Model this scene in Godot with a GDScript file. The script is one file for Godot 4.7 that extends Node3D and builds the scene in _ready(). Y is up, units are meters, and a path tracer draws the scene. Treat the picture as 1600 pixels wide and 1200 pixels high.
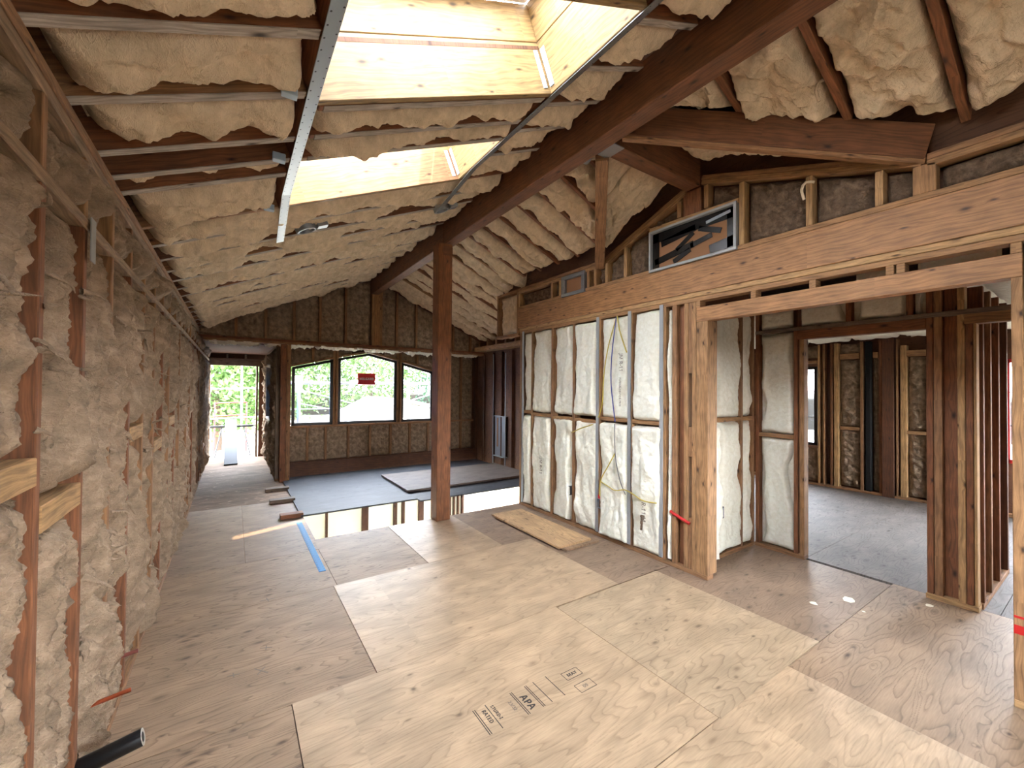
extends Node3D
# House under construction: open framing, fibreglass batts, plywood deck, two skylights, stairwell opening.
# x = across the room (pipe wall at -0.456), -z = towards the gable end, y = up, metres.

const LX := -0.456      # inner face of the long pipe wall
const RX := 3.33        # inner face of the wall with the white batts
const GZ := -8.0        # gable wall
const WZ := -8.45       # window wall under the gable
const RIDGE_X := 2.19

var rng := RandomNumberGenerator.new()
var used := {}
var cache := {}
var M := {}
var n_lump := FastNoiseLite.new()
var n_crease := FastNoiseLite.new()
var n_edge := FastNoiseLite.new()
var n_fine := FastNoiseLite.new()

# ---------------------------------------------------------------- entry
func _ready() -> void:
	var cam := Camera3D.new()
	cam.name = "camera"
	cam.fov = 85.458
	cam.near = 0.02
	cam.far = 200.0
	cam.transform = Transform3D(Basis(Vector3.UP, -0.58984) * Basis(Vector3.RIGHT, 0.012613) * Basis(Vector3(0, 0, 1), 0.0075016), Vector3(0, 1.6, 0))
	add_child(cam)
	cam.current = true
	var env := Environment.new()
	var sky := Sky.new()
	var sm := ProceduralSkyMaterial.new()
	sm.sky_top_color = Color(0.80, 0.84, 0.90)
	sm.sky_horizon_color = Color(0.95, 0.95, 0.95)
	sm.sky_curve = 0.2
	sm.ground_bottom_color = Color(0.40, 0.38, 0.34)
	sm.ground_horizon_color = Color(0.62, 0.62, 0.58)
	sm.sun_angle_max = 0.5
	sm.energy_multiplier = 1.0
	sm.sky_energy_multiplier = 6.0
	sm.ground_energy_multiplier = 1.0
	sky.sky_material = sm
	env.background_mode = Environment.BG_SKY
	env.sky = sky
	env.tonemap_mode = Environment.TONE_MAPPER_LINEAR
	env.tonemap_exposure = 1.12
	env.sdfgi_enabled = true
	env.ssao_enabled = true
	env.ssil_enabled = true
	var we := WorldEnvironment.new()
	we.name = "world_environment"
	we.environment = env
	add_child(we)
	var sun := DirectionalLight3D.new()
	sun.name = "sun"
	sun.light_color = Color(1.0, 0.93, 0.80)
	sun.light_energy = 5.0
	sun.light_angular_distance = 0.6
	sun.shadow_enabled = true
	sun.look_at_from_position(Vector3.ZERO, Vector3(-0.1, -1.0, -0.75), Vector3.UP)
	add_child(sun)

	rng.seed = 20240611
	setup_noise()
	make_materials()
	build_floor()
	build_wall_left()
	build_wall_right()
	build_ceiling()
	build_far_end()
	build_corridor()
	build_right_rooms()
	build_behind()
	build_lower_level()
	build_skylights()
	build_post_and_beams()
	build_floor_things()
	build_wall_things()
	build_ceiling_things()
	build_outside()

# ---------------------------------------------------------------- naming
func numbered(n: String) -> String:
	if not used.has(n):
		used[n] = 0
		return n
	used[n] += 1
	return "%s_%03d" % [n, used[n]]

func thing(called: String, label: String, category: String, group := "", at := Vector3.ZERO) -> Node3D:
	var o := Node3D.new()
	o.name = numbered(called)
	o.position = at
	add_child(o)
	tag(o, label, category, group)
	return o

func tag(o: Node, label: String, category: String, group := "") -> void:
	o.set_meta("label", label)
	o.set_meta("category", category)
	if group != "":
		o.set_meta("group", group)

func nth(n: int) -> String:
	if n % 10 == 1 and n != 11:
		return "%dst" % n
	if n % 10 == 2 and n != 12:
		return "%dnd" % n
	if n % 10 == 3 and n != 13:
		return "%drd" % n
	return "%dth" % n

func structure(called: String, label: String) -> Node3D:
	var o := Node3D.new()
	o.name = called
	add_child(o)
	o.set_meta("kind", "structure")
	o.set_meta("label", label)
	return o

func put(parent: Node, called: String, mesh: Mesh, mat: Material, xf := Transform3D.IDENTITY) -> MeshInstance3D:
	var o := MeshInstance3D.new()
	o.mesh = mesh
	o.material_override = mat
	o.transform = xf
	if parent == self:
		o.name = numbered(called)
		add_child(o)
	else:
		o.name = called
		parent.add_child(o, true)
	return o

# ---------------------------------------------------------------- mesh helpers
func tri(st: SurfaceTool, a: Vector3, b: Vector3, c: Vector3, ua: Vector2, ub: Vector2, uc: Vector2, inside: Vector3) -> void:
	var n := (a - c).cross(a - b)
	if n.dot((a + b + c) / 3.0 - inside) < 0.0:
		var t := b; b = c; c = t
		var u := ub; ub = uc; uc = u
	st.set_uv(ua); st.add_vertex(a)
	st.set_uv(ub); st.add_vertex(b)
	st.set_uv(uc); st.add_vertex(c)

# chamfered length of timber along z, grain along u
func lumber_mesh(w: float, h: float, l: float, variant: int, ch := 0.003) -> ArrayMesh:
	var key := "L%.3f_%.3f_%.3f_%d_%.4f" % [w, h, l, variant, ch]
	if cache.has(key):
		return cache[key]
	var hv := Vector3(w, h, l) * 0.5
	var c: float = minf(ch, minf(hv.x, minf(hv.y, hv.z)) * 0.4)
	var off := Vector2(variant * 0.371, variant * 0.217)
	var st := SurfaceTool.new()
	st.begin(Mesh.PRIMITIVE_TRIANGLES)
	st.set_smooth_group(-1)
	for a in 3:
		var b := (a + 1) % 3
		var d := (a + 2) % 3
		for s in [-1.0, 1.0]:
			var q := []
			for k in [[-1.0, -1.0], [1.0, -1.0], [1.0, 1.0], [-1.0, 1.0]]:
				var p := Vector3.ZERO
				p[a] = s * hv[a]
				p[b] = k[0] * (hv[b] - c)
				p[d] = k[1] * (hv[d] - c)
				q.append(p)
			quad(st, q, a, off)
	for a in 3:
		var b := (a + 1) % 3
		var d := (a + 2) % 3
		for sa in [-1.0, 1.0]:
			for sb in [-1.0, 1.0]:
				var q := []
				for k in [[0, -1.0], [1, -1.0], [1, 1.0], [0, 1.0]]:
					var p := Vector3.ZERO
					p[a] = sa * (hv[a] - (c if k[0] == 1 else 0.0))
					p[b] = sb * (hv[b] - (0.0 if k[0] == 1 else c))
					p[d] = k[1] * (hv[d] - c)
					q.append(p)
				quad(st, q, a, off)
	for sx in [-1.0, 1.0]:
		for sy in [-1.0, 1.0]:
			for sz in [-1.0, 1.0]:
				var s := Vector3(sx, sy, sz)
				var p0 := s * Vector3(hv.x, hv.y - c, hv.z - c)
				var p1 := s * Vector3(hv.x - c, hv.y, hv.z - c)
				var p2 := s * Vector3(hv.x - c, hv.y - c, hv.z)
				tri(st, p0, p1, p2, luv(p0, 0, off), luv(p1, 0, off), luv(p2, 0, off), Vector3.ZERO)
	st.generate_normals()
	var m := st.commit()
	cache[key] = m
	return m

func luv(p: Vector3, a: int, off: Vector2) -> Vector2:
	if a == 0:
		return Vector2(p.z / 1.2, p.y / 0.3) + off
	if a == 1:
		return Vector2(p.z / 1.2, p.x / 0.3) + off
	return Vector2(p.x / 1.2, p.y / 0.3) + off

func quad(st: SurfaceTool, q: Array, a: int, off: Vector2) -> void:
	tri(st, q[0], q[1], q[2], luv(q[0], a, off), luv(q[1], a, off), luv(q[2], a, off), Vector3.ZERO)
	tri(st, q[0], q[2], q[3], luv(q[0], a, off), luv(q[2], a, off), luv(q[3], a, off), Vector3.ZERO)

# timber between two points; h is measured along up, w across
func lum(parent: Node, called: String, p0: Vector3, p1: Vector3, w: float, h: float, mat: Material, up := Vector3.UP, ch := 0.003) -> MeshInstance3D:
	var z := (p1 - p0).normalized()
	var x := up.cross(z).normalized()
	var y := z.cross(x)
	var m := lumber_mesh(w, h, (p1 - p0).length(), rng.randi() % 5, ch)
	return put(parent, called, m, mat, Transform3D(Basis(x, y, z), (p0 + p1) * 0.5))

# axis-aligned piece given by its corners
func bx(parent: Node, called: String, a: Vector3, b: Vector3, mat: Material, ch := 0.003) -> MeshInstance3D:
	var c := (a + b) * 0.5
	var s := (b - a).abs()
	if s.x >= s.y and s.x >= s.z:
		return lum(parent, called, c - Vector3(s.x / 2, 0, 0), c + Vector3(s.x / 2, 0, 0), s.z, s.y, mat, Vector3.UP, ch)
	if s.y >= s.z:
		return lum(parent, called, c - Vector3(0, s.y / 2, 0), c + Vector3(0, s.y / 2, 0), s.x, s.z, mat, Vector3.BACK, ch)
	return lum(parent, called, c - Vector3(0, 0, s.z / 2), c + Vector3(0, 0, s.z / 2), s.x, s.y, mat, Vector3.UP, ch)

# convex polygon given thickness; uv from world x,z (or x,y / z,y) over su,sv
func slab(parent: Node, called: String, pts: Array, thick: Vector3, mat: Material, plane := "xz", su := 2.44, sv := 1.22, off := Vector2.ZERO) -> MeshInstance3D:
	var st := SurfaceTool.new()
	st.begin(Mesh.PRIMITIVE_TRIANGLES)
	st.set_smooth_group(-1)
	var c := Vector3.ZERO
	for p in pts:
		c += p
	c /= pts.size()
	var inside := thick * 0.5
	var uv := func(p: Vector3) -> Vector2:
		var w: Vector3 = p + c
		if plane == "xz":
			return Vector2(w.x / su, w.z / sv) + off
		if plane == "zx":
			return Vector2(w.z / su, w.x / sv) + off
		if plane == "xy":
			return Vector2(w.x / su, w.y / sv) + off
		return Vector2(w.z / su, w.y / sv) + off
	var n := pts.size()
	for i in n - 2:
		for t in [Vector3.ZERO, thick]:
			var a: Vector3 = pts[0] - c + t
			var b: Vector3 = pts[i + 1] - c + t
			var d: Vector3 = pts[i + 2] - c + t
			tri(st, a, b, d, uv.call(a), uv.call(b), uv.call(d), inside)
	for i in n:
		var a: Vector3 = pts[i] - c
		var b: Vector3 = pts[(i + 1) % n] - c
		tri(st, a, b, b + thick, uv.call(a), uv.call(b), uv.call(b + thick * 0.2), inside)
		tri(st, a, b + thick, a + thick, uv.call(a), uv.call(b + thick * 0.2), uv.call(a + thick * 0.2), inside)
	st.generate_normals()
	return put(parent, called, st.commit(), mat, Transform3D(Basis.IDENTITY, c))

# tube along points
func tube_mesh(pts: Array, r: float, sides := 10) -> ArrayMesh:
	var v := PackedVector3Array()
	var idx := PackedInt32Array()
	var n := pts.size()
	var up := Vector3(0.3, 0.9, 0.2).normalized()
	for i in n:
		var d: Vector3 = (pts[mini(i + 1, n - 1)] - pts[maxi(i - 1, 0)]).normalized()
		if absf(d.dot(up)) > 0.95:
			up = Vector3(0.9, 0.1, 0.4).normalized()
		var x := up.cross(d).normalized()
		var y := d.cross(x)
		up = y
		for k in sides:
			var a := TAU * k / sides
			v.append(pts[i] + (x * cos(a) + y * sin(a)) * r)
	for i in n - 1:
		for k in sides:
			var a := i * sides + k
			var b := i * sides + (k + 1) % sides
			idx.append_array([a, a + sides, b, b, a + sides, b + sides])
	var c0 := v.size()
	v.append(pts[0]); v.append(pts[n - 1])
	for k in sides:
		idx.append_array([c0, k, (k + 1) % sides])
		var e := (n - 1) * sides
		idx.append_array([c0 + 1, e + (k + 1) % sides, e + k])
	return grid_commit(v, idx, PackedVector2Array())

func grid_commit(v: PackedVector3Array, idx: PackedInt32Array, uv: PackedVector2Array) -> ArrayMesh:
	var nrm := PackedVector3Array()
	nrm.resize(v.size())
	var i := 0
	while i < idx.size():
		var a := idx[i]; var b := idx[i + 1]; var c := idx[i + 2]
		var f := (v[a] - v[c]).cross(v[a] - v[b])
		nrm[a] += f; nrm[b] += f; nrm[c] += f
		i += 3
	for k in nrm.size():
		nrm[k] = nrm[k].normalized()
	var arr := []
	arr.resize(Mesh.ARRAY_MAX)
	arr[Mesh.ARRAY_VERTEX] = v
	arr[Mesh.ARRAY_NORMAL] = nrm
	arr[Mesh.ARRAY_INDEX] = idx
	if uv.size() == v.size():
		arr[Mesh.ARRAY_TEX_UV] = uv
	var m := ArrayMesh.new()
	m.add_surface_from_arrays(Mesh.PRIMITIVE_TRIANGLES, arr)
	return m

func tube(parent: Node, called: String, pts: Array, r: float, mat: Material, sides := 10) -> MeshInstance3D:
	return put(parent, called, tube_mesh(pts, r, sides), mat)

# flat ring (pipe mouth, can trim): lathe of profile [[r, y], ...] round +y
func lathe_mesh(prof: Array, sides := 24) -> ArrayMesh:
	var v := PackedVector3Array()
	var idx := PackedInt32Array()
	var n := prof.size()
	for i in n:
		for k in sides:
			var a := TAU * k / sides
			v.append(Vector3(cos(a) * prof[i][0], prof[i][1], sin(a) * prof[i][0]))
	for i in n - 1:
		for k in sides:
			var a := i * sides + k
			var b := i * sides + (k + 1) % sides
			idx.append_array([a, b, a + sides, b, b + sides, a + sides])
	return grid_commit(v, idx, PackedVector2Array())

# ---------------------------------------------------------------- insulation
func setup_noise() -> void:
	n_lump.seed = 11; n_lump.noise_type = FastNoiseLite.TYPE_SIMPLEX_SMOOTH
	n_lump.frequency = 1.0; n_lump.fractal_type = FastNoiseLite.FRACTAL_FBM; n_lump.fractal_octaves = 4; n_lump.fractal_gain = 0.55
	n_crease.seed = 23; n_crease.noise_type = FastNoiseLite.TYPE_SIMPLEX_SMOOTH
	n_crease.frequency = 1.0; n_crease.fractal_type = FastNoiseLite.FRACTAL_RIDGED; n_crease.fractal_octaves = 4
	n_edge.seed = 5; n_edge.noise_type = FastNoiseLite.TYPE_SIMPLEX_SMOOTH
	n_edge.frequency = 1.0; n_edge.fractal_type = FastNoiseLite.FRACTAL_FBM; n_edge.fractal_octaves = 3; n_edge.fractal_gain = 0.4
	n_fine.seed = 77; n_fine.noise_type = FastNoiseLite.TYPE_SIMPLEX
	n_fine.frequency = 1.0; n_fine.fractal_type = FastNoiseLite.FRACTAL_NONE

# pillow over a four-cornered patch: a(0,0) b(1,0) c(1,1) d(0,1); u runs a-b, v runs a-d; n points into the room
func batt_mesh(a: Vector3, b: Vector3, c: Vector3, d: Vector3, n: Vector3, o: Dictionary) -> ArrayMesh:
	var bulge: float = o.get("bulge", 0.04)
	var amp: float = o.get("amp", 0.03)
	var crease: float = o.get("crease", 0.03)
	var rag: float = o.get("rag", 0.03)
	var rag1: float = o.get("rag1", rag)
	var res: float = o.get("res", 0.02)
	var depth: float = o.get("depth", 0.08)
	var rad: float = o.get("rad", 0.07)
	var fu: float = o.get("fu", 6.0)
	var fv: float = o.get("fv", 3.0)
	var fine: float = o.get("fine", 0.008)
	var over: float = o.get("over", 0.0)
	var fold: float = o.get("fold", 0.0)
	var sd: float = rng.randf() * 500.0
	var w := maxf((b - a).length(), (c - d).length())
	var h := maxf((d - a).length(), (c - b).length())
	var nu := clampi(int(w / res), 5, 160)
	var nv := clampi(int(h / res), 5, 260)
	var v := PackedVector3Array()
	var uv := PackedVector2Array()
	var idx := PackedInt32Array()
	var du := (b - a).normalized()
	var dv := (d - a).normalized()
	for j in nv + 1:
		var t := float(j) / nv
		var e0 := maxf(-over, rag * (0.55 + 2.0 * n_edge.get_noise_2d(t * h * 1.7, sd)))
		var e1 := maxf(-over, rag1 * (0.55 + 2.0 * n_edge.get_noise_2d(t * h * 1.7, sd + 50.0)))
		var l := a.lerp(d, t)
		var r := b.lerp(c, t)
		var lw := maxf((r - l).length(), 0.001)
		for i in nu + 1:
			var s := float(i) / nu
			var ss := lerpf(minf(e0 / lw, 0.4), 1.0 - minf(e1 / lw, 0.4), s)
			var x := ss * lw
			var y := t * h
			var f0 := rag * 0.6 * n_edge.get_noise_2d(s * w * 4.0, sd + 90.0)
			var p := l.lerp(r, ss)
			var dist := minf(minf(s, 1.0 - s) * lw, minf(t, 1.0 - t) * h)
			var q := clampf(dist / rad, 0.0, 1.0)
			var prof := sqrt(1.0 - (1.0 - q) * (1.0 - q))
			var lump := n_lump.get_noise_3d(x * fu, y * fv, sd)
			var cr := n_crease.get_noise_3d(x * fu * 0.8, y * fv * 0.8, sd + 7.0)
			var big := 0.0
			if fold > 0.0:
				big = fold * (1.6 * n_edge.get_noise_3d(x * fu * 0.45, y * fv * 0.35, sd + 200.0) + 0.9 * absf(n_edge.get_noise_3d(x * fu * 0.9, y * fv * 0.5, sd + 260.0)))
			var fn := n_fine.get_noise_3d(x * 55.0, y * 40.0, sd)
			var z := -depth + (depth + bulge) * prof + prof * (big + amp * 1.8 * lump - crease * cr + fine * fn)
			p += n * z + du * (amp * 0.6 * lump * prof) + dv * (f0 * (1.0 - q) * (1.0 if t < 0.5 else -1.0) + amp * 0.6 * prof * n_lump.get_noise_3d(x * fu, y * fv, sd + 31.0))
			v.append(p - a)
			uv.append(Vector2(x, y))
	for j in nv:
		for i in nu:
			var k := j * (nu + 1) + i
			idx.append_array([k, k + nu + 1, k + 1, k + 1, k + nu + 1, k + nu + 2])
	# back sheet so that the batt is a closed body
	var base := v.size()
	for p in [a, b, c, d]:
		v.append(p - a - n * (depth + 0.005)); uv.append(Vector2.ZERO)
	idx.append_array([base, base + 1, base + 2, base, base + 2, base + 3])
	return grid_commit(v, idx, uv)

func batt(called: String, a: Vector3, b: Vector3, c: Vector3, d: Vector3, n: Vector3, mat: Material, o: Dictionary, label: String, group := "") -> MeshInstance3D:
	var m := batt_mesh(a, b, c, d, n, o)
	var i := put(self, called, m, mat, Transform3D(Basis.IDENTITY, a))
	tag(i, label, "insulation", group)
	return i

# loose wisp of fibre: a bent, tapering, uneven strand
func tuft(parent: MeshInstance3D, mt: Material, at: Vector3, dir: Vector3, length: float, r: float) -> void:
	var v := PackedVector3Array()
	var idx := PackedInt32Array()
	var p := at
	var d := dir.normalized()
	var n := 7
	var sides := 6
	for i in n:
		var x := Vector3(0.31, 0.9, 0.2).cross(d).normalized()
		var y := d.cross(x)
		var rr := r * (1.0 - 0.85 * float(i) / (n - 1)) * rng.randf_range(0.75, 1.25)
		for k in sides:
			var a := TAU * k / sides
			v.append(p + (x * cos(a) * 1.5 + y * sin(a) * 0.7) * rr)
		d = (d + Vector3(rng.randfn(), rng.randfn() - 0.35, rng.randfn()) * 0.28).normalized()
		p += d * length / n
	for i in n - 1:
		for k in sides:
			var a := i * sides + k
			var b := i * sides + (k + 1) % sides
			idx.append_array([a, a + sides, b, b, a + sides, b + sides])
	put(parent, "tuft", grid_commit(v, idx, PackedVector2Array()), mt)

# batt in an upright wall; x axis runs to the viewer's right when looking at the wall
func wall_batt(called: String, face: String, at: float, u0: float, u1: float, y0: float, y1: float, mat: Material, o: Dictionary, label: String, group := "") -> MeshInstance3D:
	match face:
		"+x": return batt(called, Vector3(at, y0, u1), Vector3(at, y0, u0), Vector3(at, y1, u0), Vector3(at, y1, u1), Vector3.RIGHT, mat, o, label, group)
		"-x": return batt(called, Vector3(at, y0, u0), Vector3(at, y0, u1), Vector3(at, y1, u1), Vector3(at, y1, u0), Vector3.LEFT, mat, o, label, group)
		_: return batt(called, Vector3(u0, y0, at), Vector3(u1, y0, at), Vector3(u1, y1, at), Vector3(u0, y1, at), Vector3.BACK, mat, o, label, group)

# points on the two main roof slopes, off = distance above the rafters' lower edges
const LN := Vector3(-0.395, 0.9187, 0.0)
const RN := Vector3(0.4027, 0.9153, 0.0)
func SL(x: float, off: float, z: float) -> Vector3:
	return Vector3(x, 2.728 + 0.43 * x, z) + LN * off
func SR(x: float, off: float, z: float) -> Vector3:
	return Vector3(x, 3.67 - 0.44 * (x - RIDGE_X), z) + RN * off

# ---------------------------------------------------------------- materials
func mat(key: String, col: Color, rough := 0.8, metal := 0.0) -> StandardMaterial3D:
	var m := StandardMaterial3D.new()
	m.resource_name = key
	m.albedo_color = col
	m.roughness = rough
	m.metallic = metal
	M[key] = m
	return m

func to_texture(w: int, h: int, data: PackedByteArray) -> ImageTexture:
	return ImageTexture.create_from_image(Image.create_from_data(w, h, false, Image.FORMAT_RGB8, data))

# sawn timber: streaks along u, a few knots
func grain_texture(sd: int) -> ImageTexture:
	var w := 640
	var h := 160
	var nz := FastNoiseLite.new()
	nz.seed = sd; nz.frequency = 1.0; nz.fractal_octaves = 3
	var r := RandomNumberGenerator.new()
	r.seed = sd
	var warp := PackedFloat32Array()
	warp.resize(w * h)
	var dark := PackedFloat32Array()
	dark.resize(w * h)
	for i in 5:
		var kx := r.randi() % w
		var ky := r.randi() % h
		var kr := r.randf_range(3.0, 7.0)
		for y in range(maxi(0, ky - 30), mini(h, ky + 30)):
			for x in range(maxi(0, kx - 70), mini(w, kx + 70)):
				var dx := (x - kx) / 2.4
				var dy := float(y - ky)
				var d2 := (dx * dx + dy * dy) / (kr * kr)
				warp[y * w + x] += signf(dy) * 7.0 * exp(-d2 * 0.35)
				dark[y * w + x] = maxf(dark[y * w + x], exp(-d2 * 1.6))
	var data := PackedByteArray()
	data.resize(w * h * 3)
	var k := 0
	for y in h:
		for x in w:
			var q := y * w + x
			var yy := y + warp[q] + 10.0 * nz.get_noise_2d(x * 0.004, y * 0.01)
			var g := 0.5 + 0.5 * sin(yy * 0.45 + 5.0 * nz.get_noise_2d(x * 0.003 + 40.0, yy * 0.03))
			var l := 0.86 - 0.13 * g * g + 0.13 * nz.get_noise_2d(x * 0.012, yy * 0.35) + 0.10 * nz.get_noise_2d(x * 0.01 + 90.0, y * 0.012)
			l = clampf(l * (1.0 - 0.6 * dark[q]), 0.0, 1.0) * 255.0
			data[k] = int(l)
			data[k + 1] = int(l * (0.97 - 0.06 * dark[q]))
			data[k + 2] = int(l * (0.93 - 0.1 * dark[q]))
			k += 3
	return to_texture(w, h, data)

# rotary-cut veneer: contour lines of a stretched noise, plus plugs and knots
func ply_texture(sd: int, lines: float, contrast: float, knots_n: int, pale_lines := false) -> ImageTexture:
	var w := 960
	var h := 480
	var nz := FastNoiseLite.new()
	nz.seed = sd; nz.frequency = 1.0; nz.noise_type = FastNoiseLite.TYPE_SIMPLEX_SMOOTH
	nz.fractal_octaves = 3; nz.fractal_gain = 0.35
	var nf := FastNoiseLite.new()
	nf.seed = sd + 9; nf.frequency = 1.0; nf.fractal_octaves = 2
	var r := RandomNumberGenerator.new()
	r.seed = sd
	var bump := PackedFloat32Array()
	bump.resize(w * h)
	var dark := PackedFloat32Array()
	dark.resize(w * h)
	for i in knots_n:
		var kx := r.randi() % w
		var ky := r.randi() % h
		var kr := r.randf_range(1.8, 5.5)
		var ks := r.randf_range(0.3, 1.0)
		var ex := r.randf_range(1.2, 3.0)
		for y in range(maxi(0, ky - 26), mini(h, ky + 26)):
			for x in range(maxi(0, kx - 60), mini(w, kx + 60)):
				var dx := (x - kx) / ex
				var dy := float(y - ky)
				var q := (dx * dx + dy * dy) / (kr * kr)
				bump[y * w + x] += 1.3 * exp(-q * 0.12)
				dark[y * w + x] = maxf(dark[y * w + x], ks * exp(-q * 0.9))
	var data := PackedByteArray()
	data.resize(w * h * 3)
	var k := 0
	for y in h:
		for x in w:
			var p := y * w + x
			var f := nz.get_noise_2d(x * 0.0019, y * 0.0125) * lines + y * 0.010 + bump[p]
			var fr := f - floorf(f)
			var ln := pow(fr, 7.0)
			if fr > 0.95:
				ln *= (1.0 - fr) / 0.05
			var l := (0.66 if pale_lines else 0.88) + 0.06 * nf.get_noise_2d(x * 0.02, y * 0.3) + 0.09 * nf.get_noise_2d(x * 0.006 + 70.0, y * 0.012)
			l += contrast * ln * (1.0 if pale_lines else -1.0)
			l = clampf(l * (1.0 - 0.45 * dark[p]), 0.0, 1.0) * 255.0
			var kk := (0.0 if pale_lines else contrast * ln) + 0.4 * dark[p]
			data[k] = int(l)
			data[k + 1] = int(l * (0.985 - 0.10 * kk))
			data[k + 2] = int(l * (0.965 - 0.2 * kk))
			k += 3
	return to_texture(w, h, data)

# matted glass fibre: short curved strokes over a soft mottle, seamless
func fibre_image(sd: int) -> Image:
	var n := 512
	var nz := FastNoiseLite.new()
	nz.seed = sd; nz.frequency = 0.012; nz.fractal_octaves = 5; nz.fractal_gain = 0.6
	var im := nz.get_seamless_image(n, n, false, false, 0.15, true)
	im.convert(Image.FORMAT_L8)
	var buf := im.get_data()
	var val := PackedFloat32Array()
	val.resize(n * n)
	for i in n * n:
		val[i] = 0.12 + 0.8 * (buf[i] / 255.0)
	var r := RandomNumberGenerator.new()
	r.seed = sd
	for k in 5200:
		var x := r.randf() * n
		var y := r.randf() * n
		var ang := r.randf() * TAU
		var bend := r.randfn(0.0, 0.05)
		var ln := r.randi_range(10, 46)
		var amt := r.randf_range(-0.13, 0.17)
		for s in ln:
			var xi := posmod(int(x), n)
			var yi := posmod(int(y), n)
			val[yi * n + xi] += amt
			x += cos(ang); y += sin(ang); ang += bend
	for i in n * n:
		buf[i] = clampi(int(val[i] * 255.0), 0, 255)
	return Image.create_from_data(n, n, false, Image.FORMAT_L8, buf)

func wool(key: String, base: Color, fib: Image, lo: float, hi: float, scale: float, relief: float) -> void:
	var n := fib.get_width()
	var src := fib.get_data()
	var out := PackedByteArray()
	out.resize(n * n * 3)
	for i in n * n:
		var t := src[i] / 255.0
		var l := lerpf(lo, hi, t)
		out[i * 3] = clampi(int(l * 255.0), 0, 255)
		out[i * 3 + 1] = clampi(int(l * (0.975 + 0.025 * t) * 255.0), 0, 255)
		out[i * 3 + 2] = clampi(int(l * (0.92 + 0.08 * t) * 255.0), 0, 255)
	var m := mat(key, base, 0.95)
	m.albedo_texture = ImageTexture.create_from_image(Image.create_from_data(n, n, false, Image.FORMAT_RGB8, out))
	m.heightmap_enabled = true
	m.heightmap_texture = ImageTexture.create_from_image(fib)
	m.heightmap_scale = relief
	m.uv1_triplanar = true
	m.uv1_world_triplanar = true
	m.uv1_scale = Vector3.ONE * scale

func timber(key: String, col: Color, tex: Texture2D, rough := 0.75) -> void:
	var m := mat(key, col, rough)
	m.albedo_texture = tex

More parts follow.
